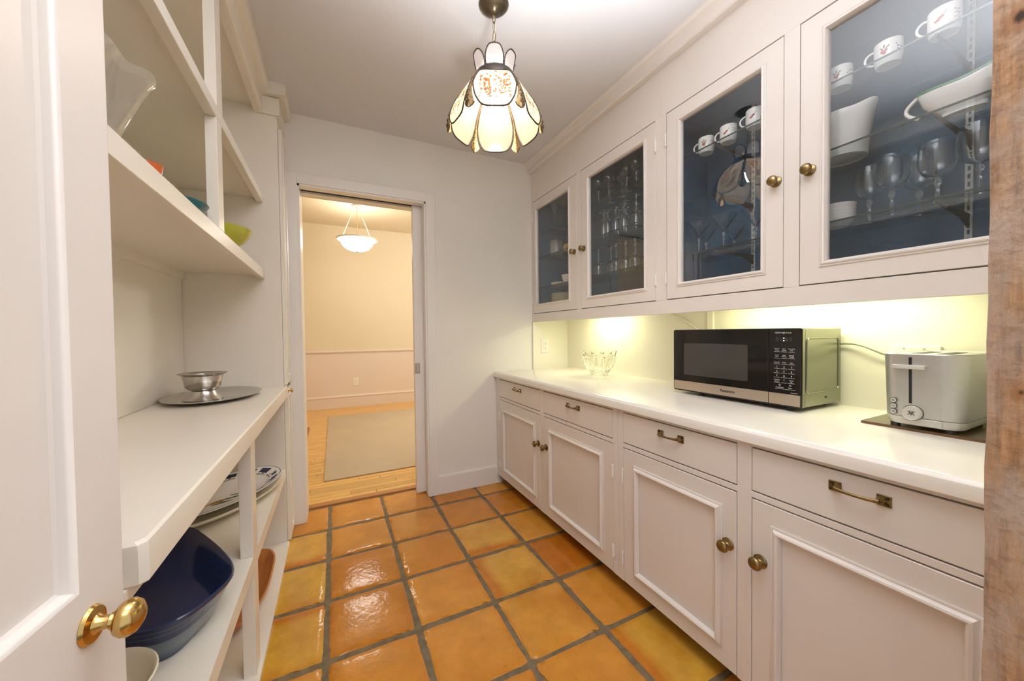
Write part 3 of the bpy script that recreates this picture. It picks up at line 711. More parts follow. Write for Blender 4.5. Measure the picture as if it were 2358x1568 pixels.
def base_cabinet(label, y0, y1, doors, mull):
    """doors: (ya, yb, knob_y or None, hinge_y); mull: the y ranges of the face-frame stiles"""
    t = thing('base_cabinet', label, 'cabinet', (1.5, (y0 + y1) / 2, 0.0), 'base cabinets under the worktop')
    c = MB(); g = 0.0022
    for (a, b) in mull: c.box(XF, XF + 0.022, a, b, 0.070, 0.853, 0.0012)
    for (ya, yb, *_r) in doors:
        c.box(XF, XF + 0.022, ya - g, yb + g, 0.683 + g, 0.706 - g, 0.0008)       # rail between drawer and door
        c.box(XF, XF + 0.022, ya - g, yb + g, 0.8425 + g, 0.853, 0.0008)
    xb = XW - 0.025; c.box(XF + 0.03, xb, y0, y1, 0.09, 0.11); c.box(XF + 0.0225, xb, y0, y0 + 0.012, 0.09, 0.853); c.box(XF + 0.0225, xb, y1 - 0.012, y1, 0.09, 0.853)
    obj('carcass', c, 'cab', t)
    obj('shade_backing', MB().box(XF + 0.0225, XF + 0.03, y0 + 0.012, y1 - 0.012, 0.075, 0.853), 'dark', t)  # near-black sheet standing in for the shade behind the door gaps
    obj('toe_kick', MB().box(XF + 0.110, XF + 0.125, y0, y1, 0, 0.09), 'boardedge', t)  # dark brown colour deepens the shade of the recess
    for (ya, yb, ky, hy) in doors:
        dr = obj('drawer', MB().box(XF - 0.0005, XF + 0.02, ya + g, yb - g, 0.706 + g, 0.8425 - g, 0.0016, 2), 'cab', t)
        drawer_pull((XF - 0.001, (ya + yb) / 2, 0.800), dr)
        A, B, Z0, Z1 = ya + g, yb - g, 0.072, 0.683 - g
        m0, m1, mz0, mz1 = ya + 0.056, yb - 0.060, 0.133, 0.622
        if hy > ky: m0, m1 = ya + 0.048, yb - 0.064
        else: m0, m1 = ya + 0.062, yb - 0.058
        d = MB()
        d.frame((XF, 0, 0), (0, 1, 0), (0, 0, 1), NX, A, B, Z0, Z1, [(0, -0.02), (0, -0.0012), (0.0014, 0.0005)])
        # slab face around the panel
        V = [(XF - .0005, A + .0014, Z0 + .0014), (XF - .0005, B - .0014, Z0 + .0014), (XF - .0005, B - .0014, Z1 - .0014), (XF - .0005, A + .0014, Z1 - .0014),
             (XF - .0005, m0 + .01, mz0 + .01), (XF - .0005, m1 - .01, mz0 + .01), (XF - .0005, m1 - .01, mz1 - .01), (XF - .0005, m0 + .01, mz1 - .01)]
        d.add(V, [(0, 1, 5, 4), (1, 2, 6, 5), (2, 3, 7, 6), (3, 0, 4, 7)])
        d.add([(XF + .02, A, Z0), (XF + .02, B, Z0), (XF + .02, B, Z1), (XF + .02, A, Z1)], [(0, 1, 2, 3)])
        do = obj('door', d, 'cab', t)
        obj('door_panel', MB().box(XF + 0.0045, XF + 0.010, m0 + 0.008, m1 - 0.008, mz0 + 0.008, mz1 - 0.008), 'cab', do)
        obj('moulding', MB().frame((XF - 0.0006, 0, 0), (0, 1, 0), (0, 0, 1), NX, m0, m1, mz0, mz1, MOULD), 'cab', do, 30)
        knob('knob', (XF - 0.001, ky, 0.497), NX, do)
        for hz in (0.175, 0.555): hinge((XF - 0.0035, hy, hz), do)
YM = 1.2835
base_cabinet('cream base cabinet with two drawers and two doors, at the end wall', YM, YE - 0.001,
             [(1.992, 2.612, 2.012, 2.614), (1.318, 1.942, 1.916, 1.316)], [(2.612, 2.683), (1.942, 1.992), (YM + 0.0008, 1.318)])
base_cabinet('cream base cabinet with two drawers and two doors, nearest the timber post', YN + 0.001, YM,
             [(0.731, 1.249, 0.761, 1.251), (0.168, 0.686, 0.658, 0.166)], [(1.249, YM - 0.0008), (0.686, 0.731), (YN + 0.001, 0.168)])

# worktop
wt = MB()
prof = [(1.146, 0.857), (1.1435, 0.860), (1.1435, 0.884), (1.1455, 0.890), (1.151, 0.8935), (1.155, 0.8985), (1.160, 0.900), (XW, 0.900), (XW, 0.857)]
wt.prism(prof, 'y', YN + 0.001, YE - 0.0005)
wto = obj('worktop', wt, 'counter', None, 25, org=(1.5, 1.4, 0.857))
tag(wto, 'long glossy cream worktop over the base cabinets', 'worktop')

# ================================================================== RIGHT SIDE: GLASS-FRONTED WALL CABINETS
SH = (1.575, 1.822, 2.047)          # undersides of the glass shelves
GT = 0.006
def wall_cabinet(label, y0, y1, doors, stiles, standards):
    t = thing('wall_cabinet', label, 'cabinet', (XW - 0.17, (y0 + y1) / 2, 1.295), 'glass-fronted wall cabinets')
    ZB, ZT_ = 1.295, 2.600; g = 0.0022; D0, D1 = 1.366, 2.290
    c = MB()
    c.box(XU, XU + 0.022, y0, y1, ZB, D0 - g, 0.0015); c.box(XU, XU + 0.022, y0, y1, D1 + g, ZT_, 0.001)
    c.box(XU + 0.0225, XU + 0.030, y0, y1, ZB, 1.424)  # hidden strip added to stop tube light leaking through the door gap
    for a, b in stiles: c.box(XU, XU + 0.022, a, b, D0 - g, D1 + g)
    obj('face_frame', c, 'cab', t)
    li = MB()
    li.box(XU + 0.024, XW - 0.006, y0 + 0.001, y1 - 0.001, 1.425, 1.447)          # bottom board
    li.box(XU + 0.024, XW - 0.006, y0 + 0.001, y1 - 0.001, 2.300, 2.32)
    li.box(XW - 0.006, XW - 0.0005, y0 + 0.001, y1 - 0.001, 1.425, 2.32)           # back
    li.box(XU + 0.024, XW - 0.006, y0 + 0.001, y0 + 0.014, 1.447, 2.300); li.box(XU + 0.024, XW - 0.006, y1 - 0.014, y1 - 0.001, 1.447, 2.300)
    obj('lining', li, 'blue', t)
    obj('underside', MB().box(XU + 0.022, XW, y0, y1, 1.400, 1.4245), 'niche', t)
    for (ya, yb, pa, pb, ky, hy) in doors:
        A, B, Z0, Z1 = ya + g, yb - g, D0 + g, D1 - g; pz0, pz1 = 1.444, 2.214; m = 0.020
        d = MB()
        O, u, v = (XU, 0, 0), (0, 1, 0), (0, 0, 1)
        # slab with an off-centre opening: outer edge, face, inner edge
        def rect(a, b, c_, e, x): return [(x, a, c_), (x, b, c_), (x, b, e), (x, a, e)]
        rings = [rect(A, B, Z0, Z1, XU + .021), rect(A, B, Z0, Z1, XU + .0008), rect(A + .0012, B - .0012, Z0 + .0012, Z1 - .0012, XU - .0005),
                 rect(pa - m * .3, pb + m * .3, pz0 - m * .3, pz1 + m * .3, XU - .0005), rect(pa - m * .3, pb + m * .3, pz0 - m * .3, pz1 + m * .3, XU + .021)]
        V = sum(rings, []); Fc = []
        for i in range(4):
            for k in range(4): Fc.append((i * 4 + k, i * 4 + (k + 1) % 4, (i + 1) * 4 + (k + 1) % 4, (i + 1) * 4 + k))
        for k in range(4): Fc.append((16 + k, 16 + (k + 1) % 4, (k + 1) % 4, k))
        d.add(V, Fc); do = obj('door', d, 'cab', t)
        pr = [(-0.001, 0.0), (-0.001, 0.003), (0.003, 0.0045), (0.0045, 0.0035), (0.006, 0.0065), (0.010, 0.0085), (0.014, 0.007), (0.018, 0.001), (0.020, -0.006), (0.020, -0.020)]
        obj('moulding', MB().frame((XU - .0006, 0, 0), u, v, NX, pa - m, pb + m, pz0 - m, pz1 + m, pr), 'cab', do, 30)
        obj('pane', MB().box(XU + 0.0095, XU + 0.0115, pa - 0.003, pb + 0.003, pz0 - 0.003, pz1 + 0.003), 'pane', do)
        knob('knob', (XU - 0.001, ky, 1.765), NX, do, 0.95)
        for hz in (1.475, 2.16): hinge((XU - 0.0035, hy, hz), do)
    for z in SH:
        s = obj('glass_shelf', MB().box(XU + 0.040, XW - 0.030, y0 + 0.016, y1 - 0.016, z, z + GT), 'shelfglass', t)
        obj('shelf_edge', MB().box(XU + 0.0388, XU + 0.0402, y0 + 0.016, y1 - 0.016, z, z + GT), 'shelfedge', s)
    for ys in standards:
        st = MB()
        st.box(XW - 0.0105, XW - 0.0065, ys - 0.0085, ys - 0.003, 1.447, 2.298); st.box(XW - 0.0105, XW - 0.0065, ys + 0.003, ys + 0.0085, 1.447, 2.298)
        zz = 1.447
        while zz < 2.29:
            st.box(XW - 0.0105, XW - 0.0065, ys - 0.003, ys + 0.003, zz, min(zz + 0.011, 2.298)); zz += 0.0255
        so = obj('shelf_standard', st, 'trimw', t)
        for z in SH:
            pts = [(XU + 0.048, z - 0.0005), (XW - 0.012, z - 0.0005), (XW - 0.012, z - 0.046), (XW - 0.03, z - 0.040), (XW - 0.09, z - 0.020), (XU + 0.075, z - 0.009), (XU + 0.048, z - 0.008)]
            obj('shelf_bracket', MB().prism(pts, 'y', ys - 0.0025, ys + 0.0025), 'bracket', so)
    return t
YMU = 1.338
wall_cabinet('cream wall cabinet at the end wall, its two glass doors full of stemware', YMU, YE - 0.001,
             [(2.052, 2.662, 2.150, 2.602, 2.082, 2.664), (1.372, 2.003, 1.452, 1.922, 1.975, 1.370)],
             [(2.662, YE - 0.001), (2.003, 2.052), (YMU, 1.372)], [2.475, 1.57])
wall_cabinet('cream wall cabinet next to the timber post, its two glass doors showing printed cups', YN + 0.001, YMU,
             [(0.774, 1.304, 0.857, 1.220, 0.800, 1.306), (0.192, 0.724, 0.272, 0.642, 0.692, 0.190)],
             [(1.304, YMU), (0.724, 0.774), (YN + 0.001, 0.192)], [1.080, 0.410])
# niche end panel and its pale front edge
ep = MB(); ep.box(XU + 0.004, XW, YE - 0.016, YE - 0.0005, 0.9, 1.40); ep.box(XU - 0.004, XU + 0.006, YE - 0.018, YE - 0.0005, 0.9, 1.295, 0.001)
struct('trim_7', ep, 'niche')
outlet((1.618, YE - 0.016, 1.094), (0, -1, 0), (1, 0, 0), 'white duplex outlet on the end of the lit niche', 0.076, 0.122)
# wide outlet strip behind the toaster
ow = thing('wall_outlet', 'wide white socket plate on the niche wall behind the toaster', 'outlet', (XW, 0.528, 1.10))
obj('cover_plate', MB().box(XW - 0.009, XW + 0.0005, 0.464, 0.592, 1.035, 1.148, 0.003), 'plaster', ow)
for yy in (0.505, 0.555): obj('screw', MB().lathe([(0.004, 0), (0.0035, 0.0015), (0, 0.002)], (XW - 0.009, yy, 1.136), NX, 8), 'greyplastic', ow)

# fluorescent fittings hidden under the cabinets
for ya, yb, lab in ((1.86, 2.30, 'slim under-cabinet light above the glass bowl'), (0.42, 1.18, 'slim under-cabinet light above the microwave and toaster')):
    t = thing('under_cabinet_light', lab, 'light', (1.70, (ya + yb) / 2, 1.40))
    obj('housing', MB().box(1.655, 1.745, ya, yb, 1.372, 1.3995, 0.003), 'plaster', t)
    obj('lit_tube', MB().lathe([(0.0, 0.0), (0.007, 0.0), (0.007, yb - ya - 0.06), (0, yb - ya - 0.06)], (1.70, ya + 0.03, 1.368), (0, 1, 0), 10), 'tube', t, 60)
    if ya > 1.5:
        pts = [(XW - 0.006, 1.66 - 0.27 * s, 1.318 - 0.10 * s ** 2.2) for s in [k / 12 for k in range(13)]] + [(XW - 0.006, 1.375, 1.17), (XW - 0.006, 1.37, 1.10)]
        pts = [(1.74, 1.87, 1.385), (1.80, 1.76, 1.355)] + pts
        obj('cable', MB().tube(pts, 0.004, 6), 'plaster', t, 60)

# ================================================================== ON THE WORKTOP
# pressed-glass bowl
bx_, by_ = 1.655, 2.005
gb = MB(); nb = 160
def flute(a, i, r, h):
    k = PFL[i]
    return r * (1 + 0.6 * k[0] * (abs(math.cos(a * 10)) - 0.5)), h + k[1] * (abs(math.sin(a * 6)) - 0.6)
outp = [(0.052, 0.0), (0.058, 0.003), (0.060, 0.012), (0.057, 0.018), (0.070, 0.033), (0.090, 0.063), (0.106, 0.097), (0.114, 0.125), (0.1155, 0.138), (0.113, 0.144), (0.116, 0.156), (0.121, 0.172)]
inp = [(0.1165, 0.172), (0.110, 0.152), (0.108, 0.128), (0.100, 0.098), (0.083, 0.062), (0.060, 0.035), (0.03, 0.022), (0.0, 0.020)]
PFL = [(0.0, 0), (0.05, 0), (0.06, 0), (0.03, 0), (0.11, 0), (0.12, 0), (0.12, 0), (0.11, 0), (0.06, 0), (0.0, 0), (0.0, 0.006), (0.0, 0.014)] + [(0.0, 0.014), (0.0, 0.004)] + [(0.0, 0)] * 6
gb.lathe(outp + inp, (bx_, by_, 0.9005), n=nb, fn=flute, cap=True)
o = obj('glass_bowl', gb, 'solidglass', None, 70, org=(bx_, by_, 0.9005))
tag(o, 'clear fluted glass bowl with a scalloped rim on the worktop', 'bowl')

# microwave
MX, M0, M1, MZ0, MZ1 = 1.530, 0.7235, 1.2835, 0.9155, 1.2135
mw = thing('microwave_oven', 'black-fronted microwave oven with steel sides on the worktop', 'microwave', (1.68, 1.0, 0.9))
bd = MB(); bd.box(MX + 0.024, 1.832, M0 + 0.006, M1 - 0.006, MZ0, MZ1 - 0.001, 0.004)
obj('body', bd, 'mwside', mw)
# embossed rounded rectangle on the side
def rrect(cx, cy, w, h, r, n=6):
    pts = []
    for (sx, sy, a0) in ((1, 1, 0), (-1, 1, 90), (-1, -1, 180), (1, -1, 270)):
        for k in range(n + 1):
            a = math.radians(a0 + 90 * k / n); pts.append((cx + sx * (w / 2 - r) + r * math.cos(a), cy + sy * (h / 2 - r) + r * math.sin(a)))
    return pts
yy = M0 + 0.0055
rp1 = [(x, yy, z) for x, z in rrect(1.690, 1.072, 0.235, 0.205, 0.016)]
obj('side_emboss', MB().tube(rp1, 0.0035, 6, True), 'mwside', mw, 60)
obj('side_screw', MB().lathe([(0.005, 0), (0.004, 0.002), (0, 0.0025)], (1.715, M0 + 0.006, 0.945), (0, -1, 0), 10), 'ink', mw)
fr = MB()
out = rrect((M0 + M1) / 2, (MZ0 + MZ1) / 2, M1 - M0, MZ1 - MZ0, 0.010)
fr.prism(out, 'x', MX + 0.004, MX + 0.024)
obj('front_frame', fr, 'plasticb', mw, 30)
obj('trim_column', MB().box(MX + 0.004, MX + 0.020, M0 - 0.0006, M0 + 0.001, MZ0 + 0.006, MZ1 - 0.004), 'mwside', mw)
YS = 0.837
dr = MB().box(MX, MX + 0.006, YS + 0.001, M1 - 0.003, 0.966, MZ1 - 0.003, 0.0015)
dro = obj('door', dr, 'black', mw)
win_ = [(y, z) for y, z in rrect(1.069, 1.072, 0.304, 0.152, 0.006)]
obj('window', MB().prism(win_, 'x', MX - 0.0004, MX + 0.002), 'mwwin', dro)
cp = obj('control_panel', MB().box(MX, MX + 0.006, M0 + 0.003, YS - 0.001, 0.966, MZ1 - 0.003, 0.0015), 'black', mw)
st = MB(); st.box(MX - 0.0006, MX + 0.006, YS + 0.0012, M1 - 0.006, 0.922, 0.9645, 0.0008)
so = obj('steel_strip', st, 'mwstrip', mw)
obj('steel_strip', MB().box(MX - 0.0006, MX + 0.006, M0 + 0.006, YS - 0.0012, 0.922, 0.9645, 0.0008), 'mwstrip', mw)
UY, UZ = (0, -1, 0), (0, 0, 1)
obj('lettering', text_mb('Panasonic', 0.0165, (MX - 0.0009, 1.003, 0.9435), UY, UZ, bold=0.0005), 'ink', so)
L = []
XT = MX - 0.0003
L.append(text_mb('1200W High Power', 0.0072, (XT, 0.786, 1.1965), UY, UZ))
cols = [0.807, 0.782, 0.757]
def row(z, words, size=0.0052):
    for c, w in zip(cols, words):
        for q, ln in enumerate(w.split('\n')): L.append(text_mb(ln, size, (XT, c, z - q * size * 1.05), UY, UZ))
row(1.1355, ['Popcorn\n(3 oz)', 'Auto\nReheat', 'Auto Cook\n(12)'], 0.0052)
row(1.111, ['Power\nLevel', 'Auto\nDefrost', 'Serving/\nWeight'], 0.0052)
row(1.0835, ['Quick 30', 'Timer', 'Less'], 0.0052)
row(1.066, ['1', '2', '3'], 0.0088); row(1.049, ['4', '5', '6'], 0.0088); row(1.032, ['7', '8', '9'], 0.0088)
row(1.0165, ['Cooking\nTimer', '0', 'Clock\nSet'], 0.0058)
L.append(text_mb('Stop/Reset', 0.0062, (XT, 0.797, 0.988), UY, UZ)); L.append(text_mb('Start', 0.0062, (XT, 0.761, 0.988), UY, UZ))
L.append(text_mb('NN-SG626S', 0.0045, (XT, 0.748, 0.9705), UY, UZ))
ln = MB()
for z in (1.124, 1.0995, 1.077, 1.0595, 1.0425, 1.0255, 1.006):
    for c in cols: ln.box(XT - 0.0001, XT + 0.0003, c - 0.0105, c + 0.0105, z - 0.0004, z + 0.0004)
for c, w in ((0.797, 0.017), (0.761, 0.017)):
    ln.box(XT - 0.0001, XT + 0.0003, c - w, c + w, 0.9818, 0.9826)
    ln.tube([(XT, c + 0.003 * math.cos(a), 0.9975 + 0.003 * math.sin(a)) for a in [2 * PI * k / 10 for k in range(10)]], 0.0005, 4, True)
L.append(ln)
obj('key_lettering', merge(*L), 'print_w', cp)['kind'] = 'stuff'
obj('clock_digits', merge(*[text_mb(ch, 0.021, (XT, c, 1.1715), UY, UZ) for ch, c in (('8', 0.806), ('8', 0.792), ('8', 0.774), ('8', 0.760))]), 'mwwin', cp)
dots = MB()
for z in (1.1665, 1.1765): dots.box(XT - 0.0003, XT, 0.7815, 0.7845, z - 0.0015, z + 0.0015)
obj('clock_colon', dots, 'led', cp)['kind'] = 'stuff'
for px_ in ((1.56, 0.775), (1.56, 1.15), (1.79, 0.775), (1.79, 1.15)):
    obj('foot', MB().lathe([(0, 0), (0.012, 0), (0.013, 0.004), (0.010, 0.010), (0.010, 0.017), (0, 0.017)], (px_[0], px_[1], 0.9), n=14), 'plasticb', mw, 40)
cpts = [(1.832, 0.80, 1.12), (1.842, 0.76, 1.145), (1.838, 0.722, 1.150), (1.832, 0.690, 1.150), (1.828, 0.655, 1.140), (1.828, 0.62, 1.122), (1.838, 0.59, 1.105), (1.8445, 0.565, 1.095)]
obj('power_cord', MB().tube(cpts, 0.0042, 8), 'cord', mw, 60)

# cutting board under the toaster
bpts = rrect(1.69, 0.352, 0.285, 0.430, 0.010)
b_ = thing('cutting_board', 'thin dark board lying under the silver toaster', 'board', (1.69, 0.352, 0.9))
obj('panel', MB().prism([(x, y) for x, y in rrect(1.69, 0.352, 0.285, 0.430, 0.010)], 'z', 0.9, 0.9065), 'boardedge', b_, 30)
obj('top_surface', MB().prism([(x, y) for x, y in rrect(1.69, 0.352, 0.281, 0.426, 0.010)], 'z', 0.906, 0.908), 'board', b_, 30)

# toaster: short end with the lever faces the room
TX0_, TX1_, TY0_, TY1_ = 1.540, 1.822, 0.345, 0.510
tcx, tcy, tw, tl_ = (TX0_ + TX1_) / 2, (TY0_ + TY1_) / 2, TX1_ - TX0_, TY1_ - TY0_
to = thing('toaster', 'silver two-slot toaster with a lever and round dial on the dark board', 'toaster', (tcx, tcy, 0.908))
def rings_mb(levels, r, n=7, capb=True, capt=True):
    mb = MB(); V = []; Fc = []; m = 4 * (n + 1)
    for z, grow in levels:
        V += [(x, y, z) for x, y in rrect(tcx, tcy, tw + 2 * grow, tl_ + 2 * grow, max(r + grow, 0.004), n)]
    for i in range(len(levels) - 1):
        for k in range(m): Fc.append((i * m + k, i * m + (k + 1) % m, (i + 1) * m + (k + 1) % m, (i + 1) * m + k))
    if capb: Fc.append(tuple(range(m))[::-1])
    if capt: Fc.append(tuple((len(levels) - 1) * m + k for k in range(m)))
    return mb.add(V, Fc)
obj('shell', rings_mb([(0.944, 0.0005), (1.00, 0.002), (1.06, 0.004), (1.122, 0.0065), (1.130, 0.0065), (1.133, 0.004), (1.133, -0.010), (1.130, -0.013)], 0.042), 'toaster', to, 35)
pl = obj('plinth', rings_mb([(0.918, -0.012), (0.920, -0.006), (0.926, -0.002), (0.9425, 0.0005)], 0.042), 'toasterp', to, 35)
obj('crumb_tray', MB().box(TX0_ - 0.0020, TX0_ + 0.02, 0.385, 0.4665, 0.922, 0.9415, 0.001), 'toasterp', pl)
for yy_ in (0.400, 0.455): obj('bread_slot', MB().prism(rrect(tcx, yy_, 0.16, 0.026, 0.006), 'z', 1.128, 1.1312), 'ink', to)
sx = TX0_ - 0.0042
tilt = lambda z: TX0_ - 0.0005 - (z - 0.944) / 0.19 * 0.0065
lv = MB(); P_ = rrect(0.4475, 0, 0.006, 0.001, 0.0004)
q = []
for z0_, z1_ in ((0.985, 1.122),):
    V = [(tilt(z0_) - 0.0012, 0.4445, z0_), (tilt(z0_) - 0.0012, 0.4505, z0_), (tilt(z1_) - 0.0012, 0.4505, z1_), (tilt(z1_) - 0.0012, 0.4445, z1_)]
    V2 = [(x + 0.004, y, z) for x, y, z in V]
    lv.add(V + V2, [(0, 1, 2, 3), (7, 6, 5, 4), (0, 4, 5, 1), (1, 5, 6, 2), (2, 6, 7, 3), (3, 7, 4, 0)])
obj('lever_slot', lv, 'ink', to)
obj('lever', MB().box(tilt(1.094) - 0.020, tilt(1.094) + 0.001, 0.413, 0.483, 1.088, 1.100, 0.003, 2), 'toasterp', to, 30)
bt = MB()
for zz in (0.989, 0.972, 0.955):
    bt_o = obj('button', MB().lathe([(0.0072, -0.002), (0.0072, 0.001), (0.0066, 0.0022), (0.0058, 0.0016), (0.0, 0.002)], (tilt(zz), 0.484, zz), NX, 16), 'toasterp', to, 40)
    obj('symbol', MB().tube([(tilt(zz) - 0.0022, 0.484 + 0.0030 * math.cos(a), zz + 0.0022 * math.sin(a)) for a in [2 * PI * k / 10 for k in range(10)]], 0.0005, 4, True), 'ink', bt_o)
    obj('button_ring', MB().lathe([(0.0085, 0.0), (0.0085, 0.0012), (0.0075, 0.0012)], (tilt(zz), 0.484, zz), NX, 16, cap=False), 'ink', bt_o)
di = obj('dial', MB().lathe([(0.0, -0.002), (0.0215, -0.002), (0.0215, 0.002), (0.0205, 0.012), (0.0190, 0.0135), (0.0178, 0.0125), (0.0, 0.0128)], (tilt(0.957), 0.4425, 0.957), NX, 32), 'toasterp', to, 40)
obj('dial_ring', MB().lathe([(0.0228, -0.001), (0.0228, 0.0012), (0.0212, 0.0012)], (tilt(0.957), 0.4425, 0.957), NX, 32, cap=False), 'ink', di)
# twin-figure emblem on the dial
em = MB(); ex = tilt(0.957) - 0.0133
def stroke(pts): em.tube([(ex, 0.4425 - a * 0.001, 0.957 + b * 0.001) for a, b in pts], 0.00075, 5)
for s in (-1, 1):
    c_ = 2.6 * s
    em.lathe([(0.0013, 0), (0.0013, 0.0006), (0, 0.0007)], (ex, 0.4425 - c_ * 0.001, 0.957 + 0.0062), NX, 8)
    stroke([(c_, 4.6), (c_, -0.6)]); stroke([(c_ - 4 * s * -1, -6), (c_ + 3.2 * s, -2.6), (c_, -0.8)]); stroke([(c_ - 2.4 * s, -5.4), (c_ - 1.2 * s, -2.8), (c_, -0.8)])
    stroke([(c_ + 3.9 * s, 6.0), (c_ + 2.9 * s, 2.6), (c_, 2.4)])
stroke([(-2.6, 2.4), (2.6, 2.4)]); stroke([(-2.6, -0.4), (2.6, -0.4)])
obj('emblem', em, 'ink', di)
for a, b in ((1.565, 0.375), (1.565, 0.487), (1.79, 0.375), (1.79, 0.48)): obj('foot', MB().lathe([(0, 0), (0.011, 0), (0.011, 0.012), (0, 0.012)], (a, b, 0.908), n=10), 'plasticb', to)
# ================================================================== LEFT SIDE
LB = -0.702
PX = (1, 0, 0)
# lower open shelves
ls = thing('open_base_shelves', 'open cream shelves below the left counter, holding dishes', 'shelves', (-0.48, 1.55, 0.0))
obj('back_panel', MB().box(LB - 0.008, LB, 0.664, 2.436, 0.0, 0.85), 'shelfp', ls)
obj('bottom_board', MB().box(LB, -0.255, 0.663, 2.4385, 0.0, 0.020, 0.0015), 'shelfp', ls)
m = MB(); m.box(LB, -0.285, 0.663, 2.4385, 0.405, 0.440); m.box(-0.285, XL, 0.663, 2.4385, 0.388, 0.440)
obj('middle_shelf', m, 'shelfp', ls)
obj('upright', MB().box(-0.305, XL, 1.520, 1.592, 0.4405, 0.8525, 0.0012), 'shelfp', ls)
obj('upright', MB().box(-0.305, XL, 1.520, 1.592, 0.020, 0.388, 0.0012), 'shelfp', ls)
obj('top_rail', MB().box(-0.305, XL - 0.001, 0.663, 2.4385, 0.835, 0.8545), 'shelfp', ls)
# counter with a clipped near corner
cpoly = [(LB, 0.69), (-0.278, 0.69), (-0.2555, 0.69), (-0.247, 0.6995), (-0.247, 2.438), (LB, 2.438)]
cm = MB(); n6 = len(cpoly)
lv_ = [(0.855, -0.002), (0.858, 0.0), (0.905, 0.0), (0.913, -0.0015), (0.917, -0.006)]
V = []; Fc = []
for z, gr in lv_:
    for (x, y) in cpoly:
        xx = x + gr if x > -0.3 else x; V.append((xx, y - (gr if y < 0.7 else 0), z))
for i in range(len(lv_) - 1):
    for k in range(n6): Fc.append((i * n6 + k, i * n6 + (k + 1) % n6, (i + 1) * n6 + (k + 1) % n6, (i + 1) * n6 + k))
Fc.append(tuple(range(n6))[::-1]); Fc.append(tuple((len(lv_) - 1) * n6 + k for k in range(n6)))
co = obj('counter', cm.add(V, Fc), 'shelfp', None, 25, org=(-0.48, 1.5, 0.855))
tag(co, 'cream painted counter with a clipped near corner along the left side', 'counter')
ZL = 0.917
# upper open shelves
us = thing('open_wall_shelves', 'open cream shelves above the left counter, divided by one post', 'shelves', (-0.52, 1.55, 1.524))
obj('back_panel', MB().box(LB - 0.008, LB, 0.664, 2.436, 0.918, 2.60), 'shelfp', us)
obj('back_strip', MB().box(LB, LB + 0.014, 0.663, 2.4385, 1.500, 1.546, 0.001), 'shelfp', us)
def upshelf(name, zb, zt, ub):
    m = MB(); m.box(LB, -0.372, 0.663, 2.4385, ub, zt - 0.0005); m.box(-0.372, -0.342, 0.663, 2.4385, zb, zt, 0.0015); return obj(name, m, 'shelfp', us)
upshelf('bottom_shelf', 1.524, 1.575, 1.543); upshelf('middle_shelf', 1.949, 1.990, 1.972); upshelf('top_board', 2.440, 2.480, 2.474)
obj('header', MB().box(-0.368, -0.346, 0.663, 2.4385, 2.4805, 2.600), 'shelfp', us)
obj('divider_post', MB().box(-0.375, -0.3425, 1.548, 1.612, 1.5755, 1.9485, 0.0012), 'shelfp', us)
obj('divider_post', MB().box(-0.375, -0.3425, 1.560, 1.630, 1.9905, 2.4395, 0.0012), 'shelfp', us)

# narrow closet at the end of the left side
nc = thing('narrow_closet', 'narrow full-height closet with a small brass knob beside the doorway', 'closet', (-0.48, 2.56, 0.0))
c = MB(); c.box(-0.708, XL, 2.4395, 2.455, 0, 2.605); c.box(XL - 0.02, XL, 2.455, 2.475, 0, 2.605); c.box(XL - 0.02, XL, 2.655, 2.682, 0, 2.605)
c.box(XL - 0.02, XL, 2.475, 2.655, 2.40, 2.605); c.box(XL - 0.02, XL, 2.475, 2.655, 0.0, 0.06); c.box(XL - 0.02, XL, 2.475, 2.655, 0.893, 0.932)
obj('carcass', c, 'shelfp', nc)
obj('shade_backing', MB().box(XL - 0.03, XL - 0.021, 2.456, 2.68, 0, 2.6), 'dark', nc)  # near-black sheet in place of the closet's inner shade
for (z0, z1, kz) in ((0.925, 2.385, None), (0.012, 0.90, 0.89)):
    d = MB(); ya, yb = 2.466, 2.664; X0 = XL + 0.0185
    d.frame((X0, 0, 0), (0, 1, 0), (0, 0, 1), PX, ya, yb, z0, z1, [(0, -0.0175), (0, -0.002), (0.002, 0), (0.046, 0.0), (0.050, -0.0035), (0.054, -0.0035)])
    d.add([(X0 - .0035, ya + .054, z0 + .054), (X0 - .0035, yb - .054, z0 + .054), (X0 - .0035, yb - .054, z1 - .054), (X0 - .0035, ya + .054, z1 - .054)], [(0, 1, 2, 3)])
    do = obj('door', d, 'shelfp', nc)
    obj('moulding', MB().frame((X0, 0, 0), (0, 1, 0), (0, 0, 1), PX, ya + .04, yb - .04, z0 + .04, z1 - .04, [(0, -0.0005), (0.001, 0.003), (0.005, 0.005), (0.010, 0.003), (0.013, -0.003)]), 'shelfp', do, 30)
    if kz: knob('knob', (X0 - 0.0005, 2.485, 0.885), PX, do, 0.62, 'brassb')

# near tall cupboard with its door a little ajar
tc_ = thing('tall_cupboard', 'tall cream cupboard close to the camera at the left edge', 'cupboard', (-0.48, 0.38, 0.0))
c = MB(); c.box(-0.708, XL - 0.02, 0.10, 0.118, 0, 2.6); c.box(-0.708, XL, 0.642, 0.660, 0, 2.6); c.box(-0.708, XL - 0.02, 0.118, 0.642, 2.55, 2.6); c.box(-0.708, XL - 0.02, 0.118, 0.642, 0.0, 0.06)
c.box(-0.708, -0.700, 0.118, 0.642, 0.06, 2.55); c.box(XL - 0.02, XL, 0.101, 0.13, 0.0, 2.6); c.box(XL - 0.02, XL, 0.585, 0.642, 0, 2.6)
obj('carcass', c, 'cab', tc_)
HX, HY = -0.2625, 0.125; ang = -math.atan2(0.0475, 0.428)
Rm = Matrix.Translation((HX, HY, 0)) @ Matrix.Rotation(ang, 4, 'Z')
DW = 0.4325; TH = 0.02
dm = MB()
